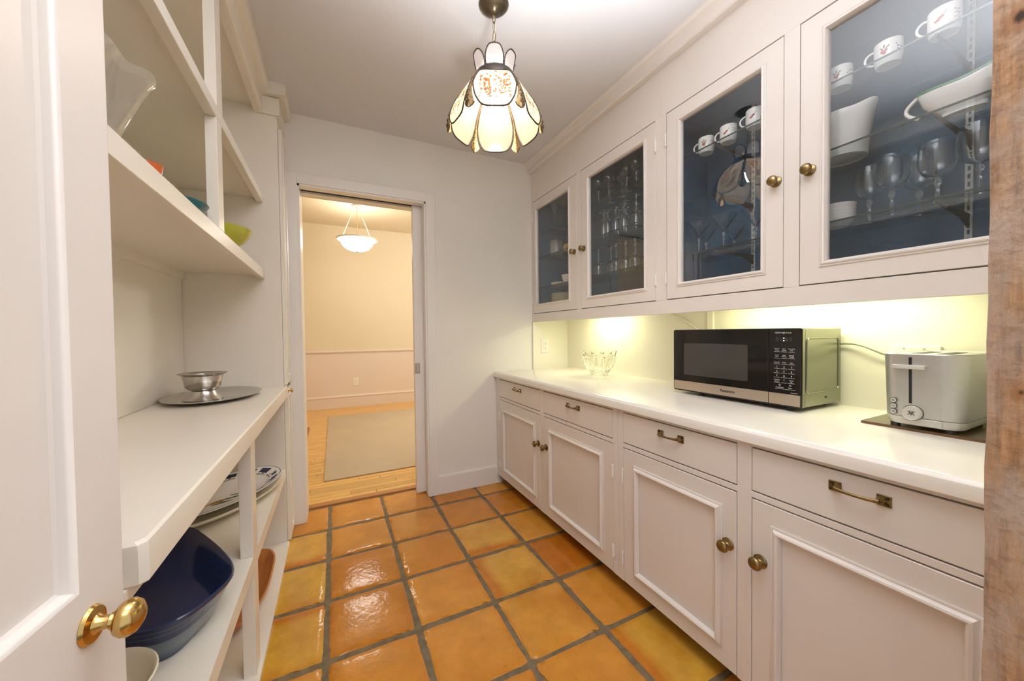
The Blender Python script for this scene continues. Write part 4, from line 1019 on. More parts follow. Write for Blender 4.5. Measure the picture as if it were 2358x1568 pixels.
z0, z1 = 0.07, 2.54; s0 = 0.068; zr = 0.965
prof = [(0, -TH), (0, -0.007), (0.002, -0.0025), (0.006, 0.0), (s0, 0.0)]
def door_ring(d, h, zb): return [(h, d, z0 + (d if zb is None else zb)), (h, DW - d, z0 + (d if zb is None else zb)), (h, DW - d, z1 - d), (h, d, z1 - d)]
rings = [door_ring(0, -TH, None), door_ring(0, -0.007, None), door_ring(0.003, -0.0022, None), door_ring(0.008, 0, None)]
V = sum(rings, []); Fc = []
for i in range(3):
    for k in range(4): Fc.append((i * 4 + k, i * 4 + (k + 1) % 4, (i + 1) * 4 + (k + 1) % 4, (i + 1) * 4 + k))
panels = [(s0, DW - s0, z0 + 0.07, 0.74), (s0, DW - s0, zr, z1 - 0.08)]
# face of stiles and rails
def quad(y0_, y1_, a, b): 
    i = len(V); V.extend([(0, y0_, a), (0, y1_, a), (0, y1_, b), (0, y0_, b)]); Fc.append((i, i + 1, i + 2, i + 3))
quad(.008, s0, z0 + .008, z1 - .008); quad(DW - s0, DW - .008, z0 + .008, z1 - .008)
quad(s0, DW - s0, z0 + .008, panels[0][2]); quad(s0, DW - s0, panels[0][3], zr); quad(s0, DW - s0, panels[1][3], z1 - .008)
Fc.append((3, 2, 1, 0))
dm.add(V, Fc); dm.xf(Rm)
do = obj('door', dm, 'cab', tc_)
for p in panels:
    mm = MB().frame((0, 0, 0), (0, 1, 0), (0, 0, 1), PX, p[0], p[1], p[2], p[3], [(0, 0), (0.002, -0.001), (0.004, -0.005), (0.005, -0.0105), (0.008, -0.0125)]); mm.xf(Rm)
    obj('moulding', mm, 'cab', do, 40)
    pm_ = MB().box(-0.018, -0.0125, p[0] + .006, p[1] - .006, p[2] + .006, p[3] - .006); pm_.xf(Rm)
    obj('door_panel', pm_, 'cab', do)
kp = Rm @ Vector((0.0, DW - 0.056, 0.926)); ka = Rm.to_3x3() @ Vector((1, 0, 0))
pr = [(0.0, -0.0005), (0.0225, -0.0005), (0.0235, 0.001), (0.021, 0.0045), (0.012, 0.006), (0.0085, 0.010), (0.0078, 0.019), (0.0105, 0.021), (0.0095, 0.024), (0.013, 0.026), (0.019, 0.0285), (0.0222, 0.034), (0.0222, 0.039), (0.019, 0.045), (0.012, 0.0495), (0.004, 0.0515), (0, 0.0515)]
obj('knob', MB().lathe([(r * 0.77, h * 0.80) for r, h in pr], kp, ka, 36), 'brassb', do, 40)

# ------------------------------------------------------------------ on the left shelves
def ell(mbp, c, sx, sy, rot, prof, n=48, fn=None):
    m = MB().lathe(prof, (0, 0, 0), (0, 0, 1), n, sx, sy, fn); m.xf(Matrix.Translation(c) @ Matrix.Rotation(rot, 4, 'Z')); mbp.add(m.v, m.f); return mbp
# metal platter + pedestal bowl on the counter
pp = [(0.0, 0.0), (0.70, 0.0), (0.78, 0.004), (0.97, 0.016), (1.0, 0.017), (1.0, 0.0195), (0.96, 0.019), (0.79, 0.008), (0.71, 0.0045), (0.0, 0.0045)]
pl_ = thing('oval_platter', 'oval tarnished metal platter on the left counter under the footed bowl', 'platter', (-0.515, 2.165, ZL))
obj('dish', ell(MB(), (-0.515, 2.165, ZL), 0.182, 0.262, 0, pp), 'steel', pl_, 40)
ft_ = thing('footed_bowl', 'small metal footed bowl standing on the oval platter', 'bowl', (-0.543, 2.112, ZL + 0.0045))
zb = ZL + 0.005
obj('bowl', MB().lathe([(0.030, 0.040), (0.050, 0.044), (0.064, 0.058), (0.069, 0.085), (0.074, 0.108), (0.090, 0.118), (0.0915, 0.1195), (0.089, 0.120), (0.072, 0.112), (0.067, 0.087), (0.062, 0.061), (0.045, 0.048), (0.0, 0.046)], (-0.543, 2.112, zb), n=40), 'steel', ft_, 40)
obj('foot', MB().lathe([(0.072, 0.0), (0.073, 0.002), (0.055, 0.016), (0.044, 0.036), (0.043, 0.0395), (0.0, 0.0395)], (-0.543, 2.112, zb), n=40), 'steel', ft_, 40)

# two oval platters stacked on the middle shelf
ZM = 0.441
rot_p = -math.atan2(0.5, 0.85)
pc = (-0.474, 2.050, ZM)
pa_ = thing('oval_platter', 'large plain cream oval platter on the middle shelf, under the painted one', 'platter', pc, 'oval platters on the middle shelf')
e1 = [(0.0, 0.0), (0.60, 0.0), (0.66, 0.004), (0.86, 0.020), (0.98, 0.037), (1.0, 0.041), (1.0, 0.0455), (0.98, 0.0455), (0.84, 0.026), (0.65, 0.010), (0.0, 0.007)]
obj('dish', ell(MB(), pc, 0.186, 0.318, rot_p, e1), 'cream_ceramic', pa_, 50)
pc2 = (-0.472, 2.066, ZM + 0.031)
pb_ = thing('oval_platter', 'painted oval platter with a blue and ochre border, lying on the plain cream one', 'platter', pc2, 'oval platters on the middle shelf')
e2 = [(0.0, 0.0), (0.62, 0.0), (0.68, 0.003), (0.74, 0.009), (0.98, 0.031), (1.0, 0.0325), (1.0, 0.036), (0.975, 0.0355), (0.74, 0.0145), (0.68, 0.0075), (0.0, 0.006)]
obj('dish', ell(MB(), pc2, 0.176, 0.296, rot_p, e2), 'white_ceramic', pb_, 50)
Mp = Matrix.Translation(pc2) @ Matrix.Rotation(rot_p, 4, 'Z')
def plat(rho, th):   # point on the platter top at fractional radius rho
    tab = [(0, .006), (0.68, .0075), (0.74, .0145), (0.975, .0355), (1.0, .036)]
    for (a, ha), (b, hb) in zip(tab, tab[1:]):
        if a <= rho <= b: h = ha + (hb - ha) * (rho - a) / (b - a); break
    return Mp @ Vector((0.176 * rho * math.cos(th), 0.296 * rho * math.sin(th), h + 0.0006))
def platch(mb, r0, r1, a0, a1, n=6, wob=0.0, seed=0):
    q = random.Random(seed); V = []
    for k in range(n + 1):
        t = a0 + (a1 - a0) * k / n; V.append(plat(r0 + q.uniform(0, wob), t)); V.append(plat(r1 - q.uniform(0, wob), t))
    mb.add(V, [(2 * k, 2 * k + 2, 2 * k + 3, 2 * k + 1) for k in range(n)])
bl, oc, gr_, rd = MB(), MB(), MB(), MB()
for k in range(60):
    a = 2 * PI * k / 60; platch(bl, 0.972, 0.988, a, a + 2 * PI / 60 * 1.0, 2, 0.003, k)
for k in range(14):
    a = 2 * PI * k / 14 + 0.06
    if k % 2: platch(bl, 0.79, 0.94, a, a + 0.32, 7, 0.03, k)
    else:
        platch(bl, 0.79, 0.93, a, a + 0.16, 5, 0.04, k); platch(oc, 0.86, 0.94, a + 0.15, a + 0.23, 4, 0.03, k); platch(rd, 0.79, 0.84, a + 0.20, a + 0.26, 4, 0.02, k)
    platch(gr_, 0.75, 0.785, a, a + 0.34, 8, 0.012, k + 50)
def blob(mb, x, y, l, w, rot, seed=0):
    q = random.Random(seed); V = [Mp @ Vector((x, y, 0.0072))]; n = 14
    for k in range(n):
        a = 2 * PI * k / n; rr = q.uniform(0.65, 1.0); px, py = l * rr * math.cos(a), w * rr * math.sin(a)
        V.append(Mp @ Vector((x + px * math.cos(rot) - py * math.sin(rot), y + px * math.sin(rot) + py * math.cos(rot), 0.0072)))
    mb.add(V, [(0, 1 + k, 1 + (k + 1) % n) for k in range(n)])
for k in range(7): blob(gr_, 0.045 + 0.012 * (k % 3), -0.085 + 0.017 * k, 0.024, 0.008, 0.9 + 0.2 * (k % 3 - 1), k)
blob(oc, 0.020, -0.08, 0.055, 0.010, 1.25, 9); blob(oc, 0.035, -0.06, 0.03, 0.012, 1.2, 4); blob(rd, 0.045, -0.06, 0.014, 0.007, 1.0, 5)
for nm, mb_, mt_ in (('blue_border', bl, 'print_b'), ('ochre_print', oc, 'print_o'), ('green_print', gr_, 'print_g'), ('red_print', rd, 'print_r')): obj(nm, mb_, mt_, pb_)

# navy baker: an irregular rounded outline, flaring towards its rim
bk = thing('baking_dish', 'deep navy blue baking dish with a flared rim on the middle shelf', 'dish', (-0.45, 1.29, ZM))
RIM = [(-0.53, 1.135), (-0.415, 1.085), (-0.335, 1.080), (-0.285, 1.155), (-0.252, 1.245), (-0.335, 1.42), (-0.50, 1.68), (-0.66, 1.52)]
BAS = [(-0.51, 1.18), (-0.430, 1.130), (-0.366, 1.120), (-0.335, 1.180), (-0.305, 1.275), (-0.36, 1.38), (-0.44, 1.47), (-0.57, 1.40)]
def chaikin(P, it=3):
    for _ in range(it):
        Q = []
        for k in range(len(P)):
            a, b = Vector(P[k]), Vector(P[(k + 1) % len(P)]); Q += [a.lerp(b, .25), a.lerp(b, .75)]
        P = Q
    return P
RC, BC = chaikin([(x, y, 0) for x, y in RIM]), chaikin([(x, y, 0) for x, y in BAS])
cen = sum(BC, Vector()) / len(BC)
def baker_ring(t, z, shrink=0.0):
    o = []
    for b, r in zip(BC, RC):
        q = b.lerp(r, t); d = (cen - q).normalized() * shrink; o.append((q.x + d.x, q.y + d.y, ZM + z))
    return o
def shell_mb(rings, attr):
    m = len(rings[0]); V = []; A = []
    for r, a in zip(rings, attr): V += r; A += [a] * m
    Fc = [(i * m + k, i * m + (k + 1) % m, (i + 1) * m + (k + 1) % m, (i + 1) * m + k) for i in range(len(rings) - 1) for k in range(m)]
    return V, Fc, A, m
spec = [(-.03, 0.0, 0.0), (0.0, 0.003, 0.3), (0.28, 0.030, 0.9), (0.52, 0.058, 0.75), (0.54, 0.060, 0.0), (0.70, 0.078, 0.0), (0.715, 0.0795, 0.8), (0.73, 0.081, 0.0), (0.84, 0.092, 0.0), (0.852, 0.0932, 0.8), (0.865, 0.0945, 0.0), (1.0, 0.106, 0.0), (1.0, 0.110, 0.1)]
V, Fc, A, m_ = shell_mb([baker_ring(t, z) for t, z, a in spec], [a for t, z, a in spec]); Fc.append(tuple(range(m_))[::-1])
obj('body', MB().add(V, Fc, A), 'navy', bk, 45, attr=True)
V, Fc, A, m_ = shell_mb([baker_ring(1.0, 0.110), baker_ring(1.0, 0.1125, 0.003), baker_ring(0.98, 0.110, 0.006), baker_ring(0.5, 0.058, 0.007), baker_ring(0.12, 0.020, 0.007), baker_ring(0.0, 0.010, 0.012), baker_ring(-.1, 0.008, 0.04)], [0] * 7)
Fc.append(tuple(6 * m_ + k for k in range(m_)))
obj('inside', MB().add(V, Fc), 'navyi', bk, 45)

# cream bowl nearest the camera
cb = thing('mixing_bowl', 'cream bowl beside the navy baking dish, half hidden by the cupboard door', 'bowl', (-0.452, 0.975, ZM))
obj('bowl', MB().lathe([(0.045, 0.0), (0.047, 0.004), (0.075, 0.025), (0.098, 0.055), (0.108, 0.080), (0.111, 0.084), (0.108, 0.086), (0.102, 0.080), (0.092, 0.056), (0.070, 0.029), (0.04, 0.012), (0, 0.010)], (-0.452, 0.975, ZM), n=40), 'cream_ceramic', cb, 50)

# wooden tray on the bottom board
wt_ = thing('wooden_tray', 'long rounded brown wooden tray on the bottom board of the left shelves', 'tray', (-0.425, 2.0, 0.021))
def tray_pts(hx, hy, z):
    pts = []
    for k in range(48):
        a = 2 * PI * k / 48; c_, s_ = math.cos(a), math.sin(a); e = 2 / 3.6 if s_ > 0 else 2 / 2.2
        pts.append(Vector((-0.425 + hx * math.copysign(abs(c_) ** e, c_), 2.0 + hy * math.copysign(abs(s_) ** (e if s_ > 0 else 2 / 2.4), s_), z)))
    return pts
rg_ = [tray_pts(.075, .20, .021), tray_pts(.11, .255, .035), tray_pts(.138, .295, .075), tray_pts(.140, .298, .080), tray_pts(.132, .290, .081), tray_pts(.10, .245, .042), tray_pts(.07, .19, .030)]
V, Fc, A, m_ = shell_mb(rg_, [0] * 7); Fc.append(tuple(range(m_))[::-1]); Fc.append(tuple(6 * m_ + k for k in range(m_)))
obj('body', MB().add(V, Fc), 'traywood', wt_, 50)

# upper shelf contents
ZU = 1.576
def ruffle(a, i, r, h):
    k = i / 8.0 if i <= 8 else 1.0
    w = (0.0, 0, 0, 0.0, 0.01, 0.03, 0.05, 0.07, 0.085, 0.085)[min(i, 9)]
    return r * (1 + w * 0.6 * math.sin(a * 7)), h + w * 0.12 * math.sin(a * 7 + 0.8)
GBL = (-0.527, 1.095, ZU)
gl = thing('ruffled_glass_bowl', 'large clear glass bowl with a wavy rim on the upper left shelf', 'bowl', GBL)
obj('bowl', MB().lathe([(0.0, 0.014), (0.045, 0.014), (0.074, 0.028), (0.096, 0.055), (0.113, 0.092), (0.127, 0.130), (0.139, 0.168), (0.152, 0.200), (0.159, 0.216), (0.163, 0.222), (0.160, 0.224), (0.149, 0.206)], GBL, n=84, fn=ruffle, cap=False), 'bowlglass', gl, 60)
obj('foot', MB().lathe([(0.0, 0.0), (0.055, 0.0), (0.053, 0.006), (0.04, 0.0135), (0, 0.0135)], GBL, n=36), 'bowlglass', gl, 50)
def bowl_at(name, mat, label, loc, r, h, foot=0.4, shape=0.5):
    pr = [(r * foot, 0.0), (r * foot, 0.004), (r * (foot + (1 - foot) * .55), h * .35), (r * (foot + (1 - foot) * .85), h * .7), (r, h), (r - .003, h + .001), (r * (foot + (1 - foot) * .80), h * .7), (r * (foot + (1 - foot) * .45), h * .36), (0.0, 0.012)]
    o = obj(name, MB().lathe(pr, loc, n=40), mat, None, 50, org=loc); return tag(o, label, 'bowl')
bowl_at('small_bowl', 'orange', 'small orange bowl whose rim just shows over the upper left shelf', (-0.410, 1.205, ZU), 0.034, 0.058)
bowl_at('serving_bowl', 'teal', 'teal bowl behind the post of the upper left shelves', (-0.458, 1.475, ZU), 0.105, 0.050)
tl_b = bowl_at('serving_bowl', 'lime', 'lime green bowl at the far end of the upper left shelf', (-0.432, 1.89, ZU), 0.125, 0.080, 0.5)

# ================================================================== PENDANT LAMP
PXc, PYc = PEND
pd = thing('pendant_lamp', 'leaded glass tulip pendant lamp with painted petals on a chain', 'lamp', (PXc, PYc, ZC))
def flut(a, i, r, h): return (r * (1 + 0.012 * math.cos(a * 36)), h) if 2 <= i <= 6 else (r, h)
obj('canopy', MB().lathe([(0.0, 0.0), (0.062, 0.0), (0.0635, -0.004), (0.060, -0.010), (0.050, -0.020), (0.036, -0.029), (0.020, -0.035), (0.018, -0.041), (0.010, -0.045), (0.0, -0.045)], (PXc, PYc, ZC), n=72, fn=flut), 'canopy', pd, 60)
ztop, zbot = ZC - 0.040, 2.330
nl = 6; ll = (ztop - zbot) / nl
for k in range(nl):
    zc_ = ztop - ll * (k + 0.5); pts = []
    for q in range(16):
        a = 2 * PI * q / 16; hx = 0.0072 * math.copysign(abs(math.cos(a)) ** 0.8, math.cos(a)); hz = (ll / 2 + 0.0035) * math.copysign(abs(math.sin(a)) ** 0.8, math.sin(a))
        d = (math.cos(0.5), math.sin(0.5)) if k % 2 else (-math.sin(0.5), math.cos(0.5))
        pts.append((PXc + hx * d[0], PYc + hx * d[1], zc_ + hz))
    obj('chain_link', MB().tube(pts, 0.0017, 6, True), 'brass', pd, 60)
cw = [(PXc + 0.006 * math.sin(t * 9), PYc + 0.006 * math.cos(t * 9), ztop + (2.31 - ztop) * t) for t in [k / 20 for k in range(21)]]
obj('wire', MB().tube(cw, 0.0016, 5), 'rope', pd, 60)
TH0 = math.atan2(-PYc, -PXc)                                # one facet faces the camera
def facet(th, a, d, z):
    n_ = Vector((math.cos(th), math.sin(th), 0)); t_ = Vector((-math.sin(th), math.cos(th), 0))
    return Vector((PXc, PYc, 0)) + n_ * d + t_ * a + Vector((0, 0, z))
def interp(tab, t):
    for (a, va), (b, vb) in zip(tab, tab[1:]):
        if t <= b: 
            s = (t - a) / (b - a) if b > a else 0; s = max(0, min(1, s)); return tuple(x + (y - x) * s for x, y in zip(va, vb))
    return tab[-1][1]
def smooth_tab(tab, n=40):
    # Catmull-Rom resampling of (t, (d, z))
    T = [t for t, _ in tab]; P = [Vector((*v, 0)) for _, v in tab]; out = []
    for k in range(n + 1):
        t = T[0] + (T[-1] - T[0]) * k / n; i = max(j for j in range(len(T)) if T[j] <= t + 1e-9); i = min(i, len(T) - 2)
        s = (t - T[i]) / (T[i + 1] - T[i]); p0, p1, p2, p3 = P[max(i - 1, 0)], P[i], P[i + 1], P[min(i + 2, len(P) - 1)]
        q = 0.5 * ((2 * p1) + (p2 - p0) * s + (2 * p0 - 5 * p1 + 4 * p2 - p3) * s * s + (3 * p1 - p0 - 3 * p2 + p3) * s ** 3)
        out.append((t, (q.x, q.y)))
    return out
class Panel:
    """outline in (a, t); rings towards the centre; bent along t by the table (d, z)"""
    def __init__(s, outline, tab, centre, th): s.o, s.tab, s.c, s.th = outline, smooth_tab(tab), centre, th
    def P(s, a, t, off=0.0):
        d, z = interp(s.tab, t); return facet(s.th, a, d + off, z)
    def mesh(s, off=0.0, shrink=1.0, rings=7):
        n = len(s.o); V = [s.P(*s.c, off)]; Fc = []
        for r in range(1, rings + 1):
            k = r / rings * shrink
            V += [s.P(s.c[0] + (a - s.c[0]) * k, s.c[1] + (t - s.c[1]) * k, off) for a, t in s.o]
        for q in range(n): Fc.append((0, 1 + q, 1 + (q + 1) % n))
        for r in range(rings - 1):
            for q in range(n): Fc.append((1 + r * n + q, 1 + r * n + (q + 1) % n, 1 + (r + 1) * n + (q + 1) % n, 1 + (r + 1) * n + q))
        return MB().add(V, Fc)
    def edge(s, r=0.0032, off=0.0, bead=True):
        pts = [s.P(a, t, off) for a, t in s.o]
        res = []
        for k in range(len(pts)):
            res.append(pts[k]); res.append(pts[k].lerp(pts[(k + 1) % len(pts)], 0.5))
        rad = [r * (1.0 if k % 2 == 0 else 0.72) for k in range(len(res))] if bead else r
        return MB().tube(res, rad, 6, True)
def oval_outline(hw_top, hw_mid, hw_bot, n=44, p=2.6):
    out = []
    for k in range(n):
        a = 2 * PI * k / n; c_, s_ = math.cos(a), math.sin(a); t = 0.5 + 0.5 * math.copysign(abs(s_) ** (2 / p), s_)
        hw = hw_mid + ((hw_bot - hw_mid) * max(0, 2 * t - 1) + (hw_top - hw_mid) * max(0, 1 - 2 * t)); out.append((hw * math.copysign(abs(c_) ** (2 / p), c_), t))
    return out
TABP = [(0.0, (0.076, 2.276)), (0.25, (0.112, 2.246)), (0.5, (0.146, 2.198)), (0.75, (0.170, 2.140)), (0.9, (0.178, 2.100)), (1.0, (0.177, 2.071))]      # skirt petals
TABU = [(0.0, (0.066, 2.292)), (0.4, (0.069, 2.326)), (0.75, (0.079, 2.356)), (1.0, (0.092, 2.374))]      # crown petals
petal_out = []
for k in range(64):
    a = 2 * PI * k / 64; c_, s_ = math.cos(a), math.sin(a)
    t = 0.5 + 0.5 * math.copysign(abs(s_) ** (0.62 if s_ > 0 else 0.5), s_); hw = 0.044 + 0.040 * min(1, t / 0.62) ** 0.85
    petal_out.append((hw * math.copysign(abs(c_) ** (0.60 if s_ > 0 else 0.42), c_), t))
crown_out = []
for k in range(40):
    a = 2 * PI * k / 40; c_, s_ = math.cos(a), math.sin(a)
    t = 0.5 + 0.5 * math.copysign(abs(s_) ** (0.5 if s_ < 0 else 0.9), s_); hw = 0.033 + 0.004 * math.sin(PI * t)
    crown_out.append((hw * math.copysign(abs(c_) ** (0.35 if s_ < 0 else 0.75), c_), t))
for k in range(6):
    th = TH0 + k * PI / 3
    pp_ = Panel(petal_out, TABP, (0, 0.55), th)
    o = obj('skirt_petal', pp_.mesh(), 'slagp', pd, 60); obj('beaded_rim', pp_.edge(0.0036), 'bronze', o, 60)
    # soft orange landscape painted on the outside of the petal
    sc_ = MB(); q = random.Random(k)
    def dab(a, t, l, w):
        pts = [pp_.P(a, t, 0.0012)]; n = 9
        for j in range(n):
            an = 2 * PI * j / n; rr = q.uniform(.55, 1); pts.append(pp_.P(a + l * rr * math.cos(an), max(0.02, min(0.98, t + w * rr * math.sin(an))), 0.0012))
        sc_.add(pts, [(0, 1 + j, 1 + (j + 1) % n) for j in range(n)])
    for j in range(46): dab(q.uniform(-.058, -.014), q.uniform(.40, .80), q.uniform(.002, .007), q.uniform(.010, .035))
    for j in range(70): dab(q.uniform(0.0, .060), q.uniform(.24, .78), q.uniform(.002, .008), q.uniform(.010, .04))
    for j in range(34): dab(q.uniform(-.06, .06), q.uniform(.72, .88), q.uniform(.003, .010), q.uniform(.008, .02))
    dab(-.036, .55, .013, .035); dab(.006, .24, .008, .05); dab(-.022, .58, .008, .06); dab(.012, .30, .02, .015)
    obj('painted_scene', sc_, 'scene_print', o)
    cpn = Panel(crown_out, TABU, (0, 0.5), th)
    o = obj('crown_petal', cpn.mesh(), 'slagw', pd, 60); obj('beaded_rim', cpn.edge(0.0028), 'bronze', o, 60)
    # beaded seam and filigree corner between neighbouring petals
    th2 = th + PI / 6; c6 = 1 / math.cos(PI / 6)
    def seam(t):
        d, z = interp(pp_.tab, t); return d * c6 * 0.985, z
    sm = [facet(th2, 0, *seam(0.02 + 0.72 * j / 24)) for j in range(25)]
    obj('beaded_seam', MB().tube(sm, [0.0046 if j % 2 else 0.0034 for j in range(25)], 6), 'gold', pd, 60)
    f = MB(); V = []; tt = [0.62, 0.72, 0.80, 0.88, 0.94, 0.98]; ww = [0.003, 0.006, 0.010, 0.016, 0.022, 0.015]
    for t_, w_ in zip(tt, ww):
        d, z = seam(t_)
        for off in (0.003, -0.003):
            V += [facet(th2, -w_, d - w_ * 0.45 + off, z), facet(th2, 0, d + off, z - (0.010 if t_ > 0.93 else 0)), facet(th2, w_, d - w_ * 0.45 + off, z)]
    Fc = []
    for j in range(len(tt) - 1):
        b0, b1 = j * 6, (j + 1) * 6
        for s_ in (0, 3): Fc += [(b0 + s_, b0 + s_ + 1, b1 + s_ + 1, b1 + s_), (b0 + s_ + 1, b0 + s_ + 2, b1 + s_ + 2, b1 + s_ + 1)]
        Fc += [(b0, b0 + 3, b1 + 3, b1), (b0 + 2, b0 + 5, b1 + 5, b1 + 2)]
    e_ = (len(tt) - 1) * 6; Fc += [(e_, e_ + 1, e_ + 4, e_ + 3), (e_ + 1, e_ + 2, e_ + 5, e_ + 4), (0, 1, 4, 3), (1, 2, 5, 4)]
    f.add(V, Fc)
    for j, t_ in enumerate((0.76, 0.84, 0.92)):
        d, z = seam(t_)
        f.tube([facet(th2, (0.003 + j * 0.001) * math.cos(a), d + 0.004, z + (0.004 + j * 0.0012) * math.sin(a)) for a in [2 * PI * i / 10 for i in range(10)]], 0.0016, 5, True)
        f.tube([facet(th2, (0.003 + j * 0.001) * math.cos(a), d - 0.004, z + (0.004 + j * 0.0012) * math.sin(a)) for a in [2 * PI * i / 10 for i in range(10)]], 0.0016, 5, True)
    obj('filigree_corner', f, 'gold', pd, 40)
bnd = MB()
def waist(a, i, r, h): return (r + (0.002 * abs(math.sin(a * 18)) if 1 <= i <= 4 else 0), h)
bnd.lathe([(0.076, 2.266), (0.086, 2.268), (0.088, 2.276), (0.086, 2.292), (0.080, 2.303), (0.071, 2.307), (0.068, 2.302), (0.072, 2.272)], (PXc, PYc, 0), n=72, fn=waist, cap=False)
obj('waist_band', bnd, 'bronze', pd, 50)
sp = MB()
for k in range(3):
    a = TH0 + 0.5 + k * PI / 1.5
    sp.tube([(PXc, PYc, 2.29), (PXc + 0.07 * math.cos(a), PYc + 0.07 * math.sin(a), 2.29)], 0.003, 6)
sp.lathe([(0, 2.245), (0.016, 2.245), (0.016, 2.305), (0.008, 2.32), (0, 2.332)], (PXc, PYc, 0), n=14)
obj('socket', sp, 'bronze', pd, 50)
obj('vase_cap', MB().lathe([(0.017, 2.300), (0.057, 2.296), (0.057, 2.298), (0.017, 2.303)], (PXc, PYc, 0), n=36, cap=False), 'bronze', pd, 50)
obj('bulb', MB().lathe([(0.012, 2.2445), (0.014, 2.230), (0.024, 2.208), (0.028, 2.190), (0.024, 2.170), (0.013, 2.160), (0, 2.157)], (PXc, PYc, 0), n=20), 'bulb', pd, 60)
# ================================================================== INSIDE THE GLASS CABINETS
S1, S2, S3 = SH[2] + GT + 0.0004, SH[1] + GT + 0.0004, SH[0] + GT + 0.0004
def cyl_patch(mb, c, r, ang, z, pts):
    """flat print wrapped on a cylinder: pts are (du, dz) outlines"""
    V = [(c[0] + r * math.cos(ang + u / r), c[1] + r * math.sin(ang + u / r), c[2] + z + w) for u, w in pts]; n = len(V)
    cu = sum(u for u, _ in pts) / n; cz = sum(w for _, w in pts) / n
    V.append((c[0] + r * math.cos(ang + cu / r), c[1] + r * math.sin(ang + cu / r), c[2] + z + cz))
    mb.add(V, [(k, (k + 1) % n, n) for k in range(n)])
def disc(u, w, ru, rw, n=9, rot=0.0):
    o = []
    for k in range(n):
        a = 2 * PI * k / n; x, y = ru * math.cos(a), rw * math.sin(a); o.append((u + x * math.cos(rot) - y * math.sin(rot), w + x * math.sin(rot) + y * math.cos(rot)))
    return o
def printed_cup(loc, label, style, r=0.0345, h=0.070):
    t = thing('cup', label, 'cup', loc, 'printed cups on the top glass shelf')
    x, y, z = loc
    obj('body', MB().lathe([(0.0, 0.003), (r * .74, 0.003), (r * .80, 0.0), (r * .84, 0.0), (r * .90, 0.004), (r * .985, 0.016), (r, 0.028), (r * 1.0, h - 0.001), (r * .99, h), (r * .95, h - 0.001), (r * .95, 0.02), (r * .8, 0.008), (0, 0.007)], loc, n=40), 'white_ceramic', t, 50)
    ha = math.radians(112); pts = []           # the handle points along the shelf, away from the post
    for k in range(13):
        q = -PI / 2 + PI * k / 12; pts.append((x + (r * .97 + 0.021 * math.cos(q)) * math.cos(ha), y + (r * .97 + 0.021 * math.cos(q)) * math.sin(ha), z + h * .52 + 0.021 * math.sin(q)))
    obj('handle', MB().tube(pts, 0.0036, 8), 'white_ceramic', t, 60)
    view = math.atan2(-y, -x)                  # the print faces the room
    fr_, lf, fl, bl_ = MB(), MB(), MB(), MB()
    a0 = view - 0.30; R_ = r + 0.0004; q = random.Random(style)
    if style in (0, 3, 4):
        for u, w in ((-0.004, 0.034), (0.004, 0.037), (0.001, 0.029)): cyl_patch(fr_, loc, R_, a0, 0, disc(u, w, 0.0048, 0.0048))
        for u, w, ro in ((0.008, 0.045, 0.8), (-0.006, 0.044, 2.2), (0.0, 0.049, 1.5)): cyl_patch(lf, loc, R_, a0, 0, disc(u, w, 0.0065, 0.0026, 8, ro))
    else:
        for u, w, ro in ((0.003, 0.038, 0.6), (-0.004, 0.032, 0.3)): cyl_patch(fr_, loc, R_, a0, 0, disc(u, w, 0.0072, 0.0044, 9, ro))
        cyl_patch(lf, loc, R_, a0, 0, disc(0.011, 0.047, 0.007, 0.0011, 8, 0.9))
    tgt = bl_ if style == 3 else fl
    a1 = view + 0.72
    for k in range(7): cyl_patch(tgt, loc, R_, a1, 0, disc(q.uniform(-.007, .007), 0.036 + q.uniform(-.012, .016), 0.0021, 0.0021, 6))
    for k in range(4): cyl_patch(lf, loc, R_, a1, 0, disc(q.uniform(-.006, .006), 0.036 + q.uniform(-.014, .012), 0.0032, 0.0009, 6, q.uniform(0, 3)))
    obj('fruit_print', fr_, 'print_r', t); obj('leaf_print', lf, 'print_g', t)
    obj('flower_print', tgt, 'print_b' if style == 3 else 'print_r', t)
    return t
printed_cup((1.622, 0.655, S1), 'white fruit-printed cup at the left edge of the pane nearest the timber post', 4)
printed_cup((1.620, 0.530, S1), 'white cup with a blue flower sprig, middle of three behind the pane nearest the post', 3)
printed_cup((1.600, 0.405, S1), 'white fruit-printed cup closest to the timber post on the top glass shelf', 1)
printed_cup((1.614, 1.163, S1), 'white cup with an orange fruit print, left of three in the pane reflecting the lamp', 0)
printed_cup((1.613, 1.054, S1), 'white cup with a red fruit print, middle of three in the pane reflecting the lamp', 1)
printed_cup((1.596, 0.928, S1), 'white printed cup in front of the slotted standard in the pane reflecting the lamp', 2)

def glassware(name, prof, loc, label, cat, group, n=28, stem=None):
    """one revolved vessel; the bowl is a sheet of glass, the stem and foot a second part"""
    t = thing(name, label, cat, loc, group)
    obj('bowl', MB().lathe(prof['bowl'], loc, n=n, cap=False), 'stemsolid', t, 50)
    if 'stem' in prof: obj('stem', MB().lathe(prof['foot'] + prof['stem'][1:] + [(0.0, prof['stem'][-1][1])], loc, n=20, cap=False), 'stemsolid', t, 50)
    return t
def flip(pf, h): return {k: [(r, h - z) for r, z in v] for k, v in pf.items()}
GOB = dict(bowl=[(0.0, 0.086), (0.012, 0.087), (0.030, 0.098), (0.041, 0.120), (0.044, 0.145), (0.042, 0.172), (0.038, 0.192), (0.0375, 0.192), (0.043, 0.146), (0.039, 0.121), (0.028, 0.101), (0.0, 0.091)],
           stem=[(0.008, 0.004), (0.0055, 0.010), (0.0050, 0.055), (0.0085, 0.066), (0.0095, 0.072), (0.0075, 0.079), (0.010, 0.0855)],
           foot=[(0.0, 0.0), (0.036, 0.0), (0.0365, 0.0015), (0.025, 0.003), (0.008, 0.005)])
